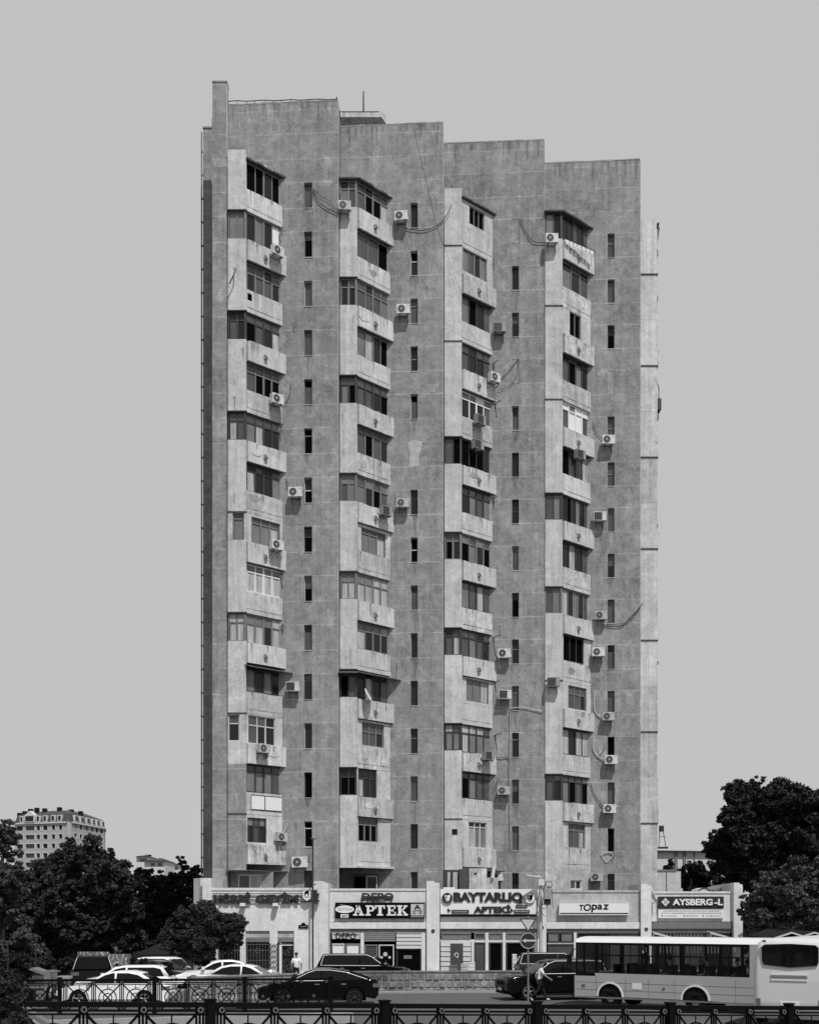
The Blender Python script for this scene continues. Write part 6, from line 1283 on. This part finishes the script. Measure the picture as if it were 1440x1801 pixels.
# ================================================================ THINGS IN FRONT OF THE SHOPS AND AT LEFT
D = 66.0; rr = random.Random(9)
for q, (px, w_, h_, mt, tx) in enumerate(((797, 14, .95, M_mgrey, 'dark wooden crate under the flag'), (815, 9, 1.05, M_shop2, 'small pale carton right of the flag'), (829, 12, 1.1, M_ac, 'white plastic crate before the glazed shop door'), (905, 7, 1.6, M_ac, 'tall narrow white cabinet in the dark doorway behind the dark off-road car'))):
    m = MB(); x0, x1 = X(px-w_/2, D), X(px+w_/2, D); m.box(x0, x1, D, D+.5, .02, h_, mt)
    for z in np.arange(.2, h_, .22): m.box(x0-.012, x1+.012, D-.015, D+.5, z, z+.05, M_dgrey if q == 0 else mt)
    tag(m.build('crate' if q < 3 else 'cabinet'), tx, 'crate' if q < 3 else 'cabinet')
# graffiti wall
def graf():
    m, t, b = newmat('sprayed_concrete'); setb(b, .2, .9, .2); h = N(t); p = h.pos(); a = h.noise(p, 1.6, 5, .6); w_ = h.n('ShaderNodeTexWave'); w_.inputs['Scale'].default_value = 1.1; w_.inputs['Distortion'].default_value = 14; w_.inputs['Detail'].default_value = 3; w_.inputs['Detail Scale'].default_value = 1.4; h.link(p, w_.inputs[0])
    g = h.m('GREATER_THAN', w_.outputs['Fac'], .82); k = h.m('GREATER_THAN', a, .47); v = h.m('MULTIPLY_ADD', h.m('MULTIPLY', g, k), .3, h.m('MULTIPLY_ADD', a, .22, .02)); h.link(v, b.inputs['Base Color']); return m
MG = graf(); D = 62.0; mb = MB(); mb.box(X(136, D), X(190, D), D, D+.3, 0, Z(1675, D), MG); mb.box(X(190, D)+.01, X(229, D), D+.05, D+.3, 0, Z(1679, D), MG); tag(mb.build('graffiti_wall'), 'low concrete wall sprayed with pale scribbles behind the parked cars', 'wall')
D = 66.5; g = thing('garage', 'low dark garage with a sloping roof left of the round street tree', 'garage', (X(290, D), D, 0)); mb = MB(); mb.box(X(240, D), X(345, D), D, D+6, 0, Z(1682, D), M_shade); mb.build('wall', g); mb = MB(); mb.hexa([(X(236, D), D-.4, Z(1684, D)), (X(348, D), D-.4, Z(1684, D)), (X(344, D), D+6, Z(1669, D)), (X(250, D), D+6, Z(1669, D)), (X(236, D), D-.4, Z(1679, D)), (X(348, D), D-.4, Z(1679, D)), (X(344, D), D+6, Z(1660, D)), (X(250, D), D+6, Z(1660, D))], M_tar); mb.build('roof', g)  # tree shade over the garage roof is put into its dark colour
mb = MB(); mb.box(X(262, D), X(326, D), D-.04, D, 0, Z(1687, D), M_shade); mb.build('door', g)
# concrete debris left of the fence
D = 47.0; mb = MB(); mb.hexa([Vector((X(a, D), y, Z(b, D))) for a, b, y in ((50, 1706, D), (82, 1718, D), (82, 1718, D+.8), (50, 1706, D+.8), (56, 1703, D), (88, 1714, D), (88, 1714, D+.8), (56, 1703, D+.8))], M_mgrey); mb.box(X(79, D), X(89, D), D-.1, D+.9, 0, Z(1708, D), M_mgrey); mb.bar((X(88, D), D, Z(1710, D)), (X(106, D), D, Z(1709, D)), .03, M_mgrey); tag(mb.build('concrete_beam'), 'tipped concrete beam leaning on a block left of the nearest white sedan', 'concrete beam')
mb = MB(); mb.box(X(100, D), X(120, D), D, D+.6, Z(1722, D)-.0, Z(1718, D), M_kerb); mb.box(X(103, D), X(106, D), D+.1, D+.5, 0, Z(1722, D), M_kerb); mb.box(X(114, D), X(117, D), D+.1, D+.5, 0, Z(1722, D), M_kerb); tag(mb.build('concrete_bench'), 'low pale concrete slab bench right of the tipped beam', 'bench')
D = 17.2; mb = MB(); mb.hexa([Vector((X(a, D), y, Z(b, D))) for a, b, y in ((40, 1781, D), (84, 1810, D), (84, 1810, D+.2), (40, 1781, D+.2), (40, 1772, D), (92, 1806, D), (92, 1806, D+.2), (40, 1772, D+.2))], M_mgrey); mb.box(X(84, D), X(95, D), D, D+.2, .5, Z(1806, D), M_mgrey); mb.box(X(20, D), X(42, D), D, D+.2, .5, Z(1772, D), M_mgrey)
tag(mb.build('stair_stringer'), 'sloping grey stair stringer between the near bush and the near fence', 'handrail')
# gabled kiosks at right
for q, (px, tx) in enumerate(((1392, 'left'), (1432, 'right'))):
    D = 57.0+q*1.5; k = thing('kiosk', f'dark gabled kiosk roof with pale edge above the rear bus, the {tx} one', 'kiosk', (X(px, D), D, 0), group='gabled kiosks behind the buses'); hw = X(px+36, D)-X(px, D); z0 = Z(1651, D); z1 = Z(1639, D); x_ = X(px, D)
    m = MB(); m.box(x_-hw*.8, x_+hw*.8, D+.4, D+3.4, 0, z0-.02, M_shade); m.build('wall', k)
    for s_ in (-1, 1):
        m = MB(); m.hexa([(x_, D, z1-.08), (x_+s_*hw, D, z0-.08), (x_+s_*hw, D+4, z0-.05), (x_, D+4, z1-.05), (x_, D, z1), (x_+s_*hw, D, z0), (x_+s_*hw, D+4, z0+.1), (x_, D+4, z1+.1)], M_tar); m.build('roof', k, fix=True)
        m = MB(); m.hexa([(x_, D-.03, z1-.1), (x_+s_*hw, D-.03, z0-.1), (x_+s_*hw, D, z0-.1), (x_, D, z1-.1), (x_, D-.03, z1-.01), (x_+s_*hw, D-.03, z0-.01), (x_+s_*hw, D, z0-.01), (x_, D, z1-.01)], M_lgrey); m.build('edge_board', k, fix=True)

# ================================================================ FAR BUILDINGS
D = 350.0; yb = D; k_ = D/FP
b = thing('far_apartment_building', 'distant pale apartment block with dark mansard roof and dormers on the hill at left', 'apartment building', (X(70, D), D, 14))
x0, x1 = X(14, D), X(118, D); fL = F(x0, D+6, math.atan2(-6, x1-x0)); WL_ = math.hypot(x1-x0, 6); ex, ey = X(184, D+24), D+24; xc, yc = X(125.5, D), D; fR = F(xc, yc, math.atan2(ey-yc, ex-xc)); WR_ = math.hypot(ex-xc, ey-yc)
zt = Z(1446, D); z0 = 8
M_far = plaster('far_wall', .42, blotch=.05, streak=.05); M_farl = simple('far_trim', .6, .8)
rows = [(1452.5, 1460.5), (1468.5, 1476.5), (1484.5, 1492.5), (1501, 1509), (1517, 1525)]
opsL = []
for a, c in ((36, 54), (58, 65), (71, 80), (88, 95), (102, 109), (18, 31)):
    for r0, r1 in rows:
        sc = WL_/(118-14); opsL.append(((a-14)*sc, (c-14)*sc, Z(r1, D+3), Z(r0, D+3)))
opsR = []
for a, c in ((129, 135), (139, 143.5), (149, 153.5), (159, 163.5), (167, 172), (175, 181)):
    for r0, r1 in rows:
        sc = WR_/(184-125.5); opsR.append(((a-125.5)*sc, (c-125.5)*sc, Z(r1, D+8), Z(r0, D+8)))
m = MB(); m.wall(fL, 0, WL_, z0, zt, opsL, 1.0, M_far); m.wall(fR, 0, WR_, z0, zt, opsR, 1.0, M_far)
m.prism([(x1, yc+.2), (x1+.2, yc-.5), (xc-.2, yc-.5), (xc, yc)], z0, zt+.3, M_far)
for u in (0, 4.2, 7.2, 11, 14.6): pass
m.fbox(fL, 0, WL_, .0, .5, zt-.35, zt+.1, M_farl); m.fbox(fR, 0, WR_, 0, .5, zt-.35, zt+.1, M_farl)
m.prism([(x0+1, yc+7.5), (x1, yc+1.5), (xc, yc+1.5), (ex-1, ey+1), (ex-4, ey+16), (x0+2, ey+10)], z0, zt-.1, M_far); m.build('wall', b)
m = MB()
R0 = [(x0, yc+6), (x1, yc-.3), (xc, yc-.5), (ex, ey), (ex-4, ey+17), (x0+2, yc+22)]
cxr, cyr = sum(p[0] for p in R0)/6, sum(p[1] for p in R0)/6
def ins(k): return [(p[0]+(cxr-p[0])*k, p[1]+(cyr-p[1])*k) for p in R0]
L0, L1, L2 = ins(-.01), ins(.06), ins(.55)
for q in range(6):
    b_ = (q+1) % 6
    m.face([(*L0[q], zt+.1), (*L0[b_], zt+.1), (*L1[b_], zt+2.6), (*L1[q], zt+2.6)], M_roofd); m.face([(*L1[q], zt+2.6), (*L1[b_], zt+2.6), (*L2[b_], zt+4.3), (*L2[q], zt+4.3)], M_roofd)
m.face([(*p, zt+4.3) for p in L2], M_roofd); m.face([(*p, zt+.1) for p in reversed(L0)], M_roofd)
rf = m.build('roof', b); m = MB()
for a, c in ((52, 1423), (63, 1421), (77, 1422), (103, 1420), (124, 1424), (140, 1427), (42, 1427), (33, 1430)): m.box(X(a-3, D+8), X(a+4, D+8), D+8, D+9.5, Z(c+9, D+8), Z(c, D+8), M_tar)
m.build('chimney', rf)
for (a, c) in ((26, 33), (58.5, 66), (72, 80), (88, 96), (101, 109)):
    sc = WL_/(104); u0, u1 = (a-14)*sc, (c-14)*sc; m = MB(); m.fbox(fL, u0, u1, -1, .5, zt+.2, zt+2.2, M_farl); w_ = m.build('dormer', b); m = MB(); m.fbox(fL, u0+.3, u1-.3, .5, .55, zt+.5, zt+1.9, M_glass); m.build('pane', w_)
sc = WL_/104; m = MB(); u0, u1 = (36.5-14)*sc, (56-14)*sc; m.fbox(fL, u0, u1, -1, .7, zt+.2, zt+2.4, M_farl); m.fpoly(fL, [(u0, zt+2.4), (u1, zt+2.4), ((u0+u1)/2, zt+3.7)], -1, .7, M_farl); w_ = m.build('dormer', b); m = MB(); m.fbox(fL, u0+.3, u1-.3, .7, .75, zt+.5, zt+2.1, M_glass); m.build('pane', w_)
for a, c in ((129, 135), (139, 144.5), (149.5, 155), (159.5, 164), (167.5, 172.5), (176.5, 181)):
    sc = WR_/58.5; u0, u1 = (a-125.5)*sc, (c-125.5)*sc; m = MB(); m.fbox(fR, u0, u1, -1, .5, zt+.2, zt+2.2, M_farl); w_ = m.build('dormer', b); m = MB(); m.fbox(fR, u0+.25, u1-.25, .5, .55, zt+.5, zt+1.9, M_glass); m.build('pane', w_)
for f_, L_ in ((fL, opsL), (fR, opsR)):
    for (u0, u1, w0, w1) in L_:
        m = MB(); t_ = .16; m.fbox(f_, u0-t_, u0, 0, .12, w0-t_, w1+t_, M_farl); m.fbox(f_, u1, u1+t_, 0, .12, w0-t_, w1+t_, M_farl); m.fbox(f_, u0, u1, 0, .12, w1, w1+t_, M_farl); w_ = m.build('window', b)
        m = MB(); m.fbox(f_, u0, u1, -.5, -.4, w0, w1, M_glass2 if (u1-u0) > 2.6 else M_glass); m.build('pane', w_)
for (pa, pb, top, D, lb, rf_) in ((240, 259, 1507, 210, 'small far house with a low dark roof beside the big left tree', 1502), (254, 290, 1514.5, 190, 'small bright far house with hipped dark roof on the left skyline', 1508), (286, 316, 1521, 215, 'far low house with a flat roof right of the bright hipped one', 1518)):
    h_ = thing('far_house', lb, 'house', (X((pa+pb)/2, D), D, 0), group='small houses on the left skyline'); m = MB(); m.box(X(pa, D), X(pb, D), D, D+8, 0, Z(top, D), M_farl); m.build('wall', h_)
    m = MB(); x0, x1 = X(pa-2, D), X(pb+2, D); m.hexa([(x0, D-.6, Z(top, D)), (x1, D-.6, Z(top, D)), (x1, D+8.6, Z(top, D)), (x0, D+8.6, Z(top, D)), (x0+2, D+3, Z(rf_, D)), (x1-1.4, D+3, Z(rf_, D)), (x1-1.4, D+5, Z(rf_, D)), (x0+2, D+5, Z(rf_, D))], M_roofd); m.build('roof', h_)
    for q in range(2): m = MB(); xx = X(pa+(pb-pa)*(.3+.35*q), D); m.box(xx, xx+.7, D-.03, D, Z(top+9, D), Z(top+4, D), M_glass2); m.build('window', h_)
D = 130; h_ = thing('far_house', 'long pale building with grey pilasters behind the annexe at right', 'building', (X(1210, D), D, 0)); m = MB(); f0 = F(0, D, 0); ops = [(X(a, D), X(a+8, D), Z(1527, D), Z(1514, D)) for a in (1208, 1227, 1246)]
m.wall(f0, X(1155, D), X(1262, D), 0, Z(1498, D), ops, .6, M_farl); m.box(X(1155, D), X(1262, D), D+.62, D+12, 0, Z(1499, D), M_farl); m.build('wall', h_)
m = MB()
for a in (1186, 1201, 1220): m.fbox(f0, X(a, D), X(a+(5 if a != 1220 else 1.5), D), 0, .15, 0, Z(1498, D), M_mgrey)
m.build('pilaster', h_)
m = MB(); m.hexa([(X(1150, D), D-.5, Z(1498, D)), (X(1262, D), D-.5, Z(1499, D)), (X(1262, D), D+12, Z(1499, D)), (X(1150, D), D+12, Z(1498, D)), (X(1150, D), D-.5, Z(1496.5, D)), (X(1262, D), D-.5, Z(1498, D)), (X(1200, D), D+10, Z(1496, D)), (X(1150, D), D+10, Z(1490, D))], M_roofd); m.build('roof', h_)
for u0, u1, w0, w1 in ops: m = MB(); m.fbox(f0, u0, u1, -.4, -.35, w0, w1, M_glass2); m.fbox(f0, (u0+u1)/2-.05, (u0+u1)/2+.05, -.35, -.3, w0, w1, M_farl); m.build('window', h_)
D = 128; t = thing('water_tank', 'small dark water tank on a thin frame above the long pale building', 'water tank', (X(1164, D), D, Z(1492, D))); m = MB(); m.bar((X(1163, D), D, Z(1463, D)), (X(1163, D), D, Z(1453, D)), .28, M_dgrey, 14); m.build('tank', t); m = MB()
for a, c in ((1160, 1158), (1166, 1171)): m.bar((X(a, D), D, Z(1463, D)), (X(c, D), D, Z(1492, D)), .05, M_rose, 5)
m.bar((X(1161, D), D, Z(1472, D)), (X(1170, D), D, Z(1472, D)), .05, M_rose, 5); m.box(X(1157, D), X(1174, D), D-.3, D+.3, Z(1493, D), Z(1490, D), M_dgrey); m.build('frame', t)

# ================================================================ TREES
def leaves(name, clumps, n, size, mat, parent, seed, full=False):
    g = np.random.default_rng(seed); C = np.array([c[:3] for c in clumps]); Rr = np.array([c[3:6] for c in clumps]); vol = np.prod(Rr, axis=1)**(2/3); pk = vol/vol.sum()
    # secondary clumps on the main lobes give an uneven, clumped outline
    n = int(n*2.1); size *= .78; Rm = np.cbrt(np.prod(Rr, axis=1))
    m1 = len(clumps)*14; c1 = np.repeat(np.arange(len(clumps)), 14); d = g.normal(size=(m1, 3)); d /= np.linalg.norm(d, axis=1)[:, None]
    S1 = C[c1]+d*((g.uniform(.2, 1.0, m1)**.6*.86))[:, None]*Rr[c1]; R1 = Rm[c1]*(g.uniform(.32, .46, m1) if full else g.uniform(.24, .46, m1))                       # boughs
    k = max(24, int(n/90)); c2 = g.choice(m1, k, p=R1**2/(R1**2).sum()); d = g.normal(size=(k, 3)); d /= np.linalg.norm(d, axis=1)[:, None]
    sc = S1[c2]+d*(g.uniform(.5, 1.05, k))[:, None]*R1[c2][:, None]; sr = R1[c2]*g.uniform(.18, .42, k)                    # twigs
    which = g.choice(k, n, p=sr**1.6/(sr**1.6).sum()); e = g.normal(size=(n, 3)); e /= np.linalg.norm(e, axis=1)[:, None]; rr_ = g.uniform(.05, 1.5, n)**.7
    P = sc[which]+e*(rr_*sr[which])[:, None]*np.array([1.2, 1.2, .75])
    a = g.normal(size=(n, 3)); a /= np.linalg.norm(a, axis=1)[:, None]; b = np.cross(a, g.normal(size=(n, 3))); b /= np.linalg.norm(b, axis=1)[:, None]
    s = g.uniform(.55, 1.25, n)[:, None]*size; a *= s; b *= s*.62
    V = np.empty((n, 4, 3)); V[:, 0] = P-a; V[:, 1] = P-b+a*.1; V[:, 2] = P+a; V[:, 3] = P+b+a*.1
    me = bpy.data.meshes.new(name); me.vertices.add(4*n); me.vertices.foreach_set('co', V.reshape(-1)); me.loops.add(4*n); me.loops.foreach_set('vertex_index', np.arange(4*n, dtype=np.int32))
    me.polygons.add(n); me.polygons.foreach_set('loop_start', np.arange(0, 4*n, 4, dtype=np.int32)); me.polygons.foreach_set('loop_total', np.full(n, 4, dtype=np.int32)); me.materials.append(mat); me.update(calc_edges=True)
    o = bpy.data.objects.new(name, me); COL.objects.link(o); o.parent = parent; return o
def tree(label, D, lobes, n, size, mat, seed, trunk, name='broadleaf_tree', cat='tree', grp='trees', dz=0.0, flat=1.0):
    tx = X(trunk[0], D); o = thing(name, label, cat, (tx, D, dz), group=grp); k = D/FP; cl_ = []
    for (cx_, cy_, rx, ry) in lobes:
        g = random.Random(seed+int(cx_)); cl_.append((X(cx_, D)-tx, g.uniform(-.4, .4)*rx*k*flat, Z(cy_, D)-dz, rx*k, min(rx, ry)*k*.95*flat, ry*k))
    leaves('crown', cl_, n, size, mat, o, seed, seed in (2, 6, 8, 9, 12, 4, 5))
    if trunk[1]:
        m = MB(); zc = Z(trunk[1], D)-dz; r_ = trunk[2]; b0 = Vector((0, 0, 0)); top = Vector((.1, 0, zc)); m.bar(b0, top, r_, M_bark, 9, r_*.7)
        for c in cl_:
            e = Vector(c[:3])*1.0; mid = top.lerp(e, .5)+Vector((0, 0, .15)); m.bar(top-Vector((0, 0, .3)), mid, r_*.5, M_bark, 6, r_*.3); m.bar(mid, e, r_*.3, M_bark, 5, r_*.1)
        m.build('trunk', o, local=True)
    return o
tree('big dark broadleaf tree in front of the distant block at left', 74, [(150, 1518, 58, 52), (128, 1505, 34, 30), (165, 1500, 34, 30), (60, 1556, 44, 34), (100, 1556, 62, 54), (198, 1550, 46, 52), (60, 1610, 60, 62), (150, 1615, 72, 62), (215, 1622, 42, 58), (110, 1655, 70, 40), (190, 1655, 58, 30), (30, 1650, 50, 50), (236, 1566, 24, 34), (85, 1600, 50, 50), (55, 1570, 40, 45), (120, 1590, 60, 60), (170, 1590, 60, 60)], 66000, .17, M_leaf, 1, (130, 1640, .4))
tree('greyer tree cut by the left edge of the picture', 66, [(-8, 1482, 40, 46), (10, 1475, 22, 34), (14, 1525, 34, 44), (-15, 1570, 50, 50), (18, 1590, 30, 45), (10, 1680, 60, 60)], 26000, .14, M_leafl, 2, (-5, 1560, .35))
tree('very dark tree in shadow between the big tree and the tower', 92, [(262, 1592, 48, 56), (312, 1590, 44, 50), (340, 1585, 30, 44), (280, 1640, 60, 50), (240, 1560, 26, 34), (225, 1610, 30, 60), (265, 1545, 30, 20), (300, 1548, 30, 20), (330, 1560, 24, 26), (240, 1600, 60, 60), (300, 1620, 60, 60)], 42000, .2, M_leafd, 3, (290, 1630, .4))  # the shade it stands in is put into the darker leaf colour
tree('small pointed tree top on the skyline just left of the tower', 105, [(321, 1528, 12, 20), (318, 1546, 26, 20), (300, 1550, 26, 18)], 6000, .2, M_leaf, 4, (321, 1560, .2))
tree('narrow tree top touching the left corner of the tower', 103, [(347, 1533, 11, 20), (350, 1545, 16, 20)], 2600, .2, M_leaf, 5, (348, 1560, .2))
tree('round street tree in front of the barred window shop', 61.5, [(352, 1618, 42, 34), (388, 1636, 38, 38), (320, 1640, 34, 36), (356, 1652, 56, 40), (402, 1660, 28, 28), (316, 1668, 30, 22), (358, 1640, 50, 48)], 42000, .10, M_leaf, 6, (367, 1672, .13))
tree('huge dark tree rising at the right edge of the picture', 84, [(1400, 1417, 66, 60), (1345, 1405, 40, 42), (1330, 1415, 58, 54), (1290, 1462, 46, 54), (1260, 1488, 26, 32), (1310, 1500, 56, 50), (1300, 1540, 40, 34), (1355, 1450, 60, 60), (1385, 1490, 78, 56), (1445, 1440, 50, 66), (1330, 1530, 52, 44), (1440, 1520, 60, 60), (1264, 1522, 22, 16)], 84000, .2, M_leafd, 7, (1385, 1560, .5))
tree('paler drooping tree right of the last shop pier', 67.5, [(1345, 1560, 42, 36), (1395, 1545, 52, 42), (1440, 1560, 46, 50), (1350, 1610, 42, 40), (1410, 1615, 56, 44), (1450, 1640, 40, 40), (1335, 1645, 24, 24), (1318, 1590, 18, 30), (1320, 1625, 16, 30), (1370, 1590, 50, 50), (1325, 1610, 26, 40), (1400, 1580, 60, 50)], 38000, .15, M_leafl, 8, (1385, 1610, .3))
tree('low bushy tree before the long pale building', 100, [(1178, 1532, 22, 18), (1180, 1545, 30, 22), (1200, 1545, 24, 20), (1220, 1538, 24, 24), (1246, 1556, 26, 26), (1203, 1560, 40, 20)], 14000, .2, M_leafd, 9, (1210, 1560, .25))
tree('small tree crown standing above the low bushy one at right', 97, [(1236, 1524, 13, 18), (1262, 1540, 18, 26), (1290, 1555, 22, 26)], 7000, .18, M_leafd, 12, (1250, 1560, .2))
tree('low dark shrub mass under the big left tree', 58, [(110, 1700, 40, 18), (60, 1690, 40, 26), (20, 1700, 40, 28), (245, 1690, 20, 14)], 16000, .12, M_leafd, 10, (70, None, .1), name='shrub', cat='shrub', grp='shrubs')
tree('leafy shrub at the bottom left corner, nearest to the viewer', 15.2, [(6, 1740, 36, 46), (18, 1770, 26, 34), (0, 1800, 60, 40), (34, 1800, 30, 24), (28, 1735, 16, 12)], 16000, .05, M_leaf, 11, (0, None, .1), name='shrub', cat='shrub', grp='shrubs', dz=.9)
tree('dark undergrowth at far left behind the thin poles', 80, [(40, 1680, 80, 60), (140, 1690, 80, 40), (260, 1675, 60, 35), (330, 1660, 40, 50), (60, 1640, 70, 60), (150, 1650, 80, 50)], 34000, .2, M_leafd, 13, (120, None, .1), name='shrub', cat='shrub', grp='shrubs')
tree('dark hedge behind the gabled kiosks at right', 75, [(1320, 1625, 26, 40), (1345, 1610, 40, 40), (1330, 1660, 40, 40), (1400, 1665, 60, 45), (1450, 1660, 50, 50)], 12000, .2, M_leafd, 14, (1400, None, .1), name='shrub', cat='shrub', grp='shrubs')
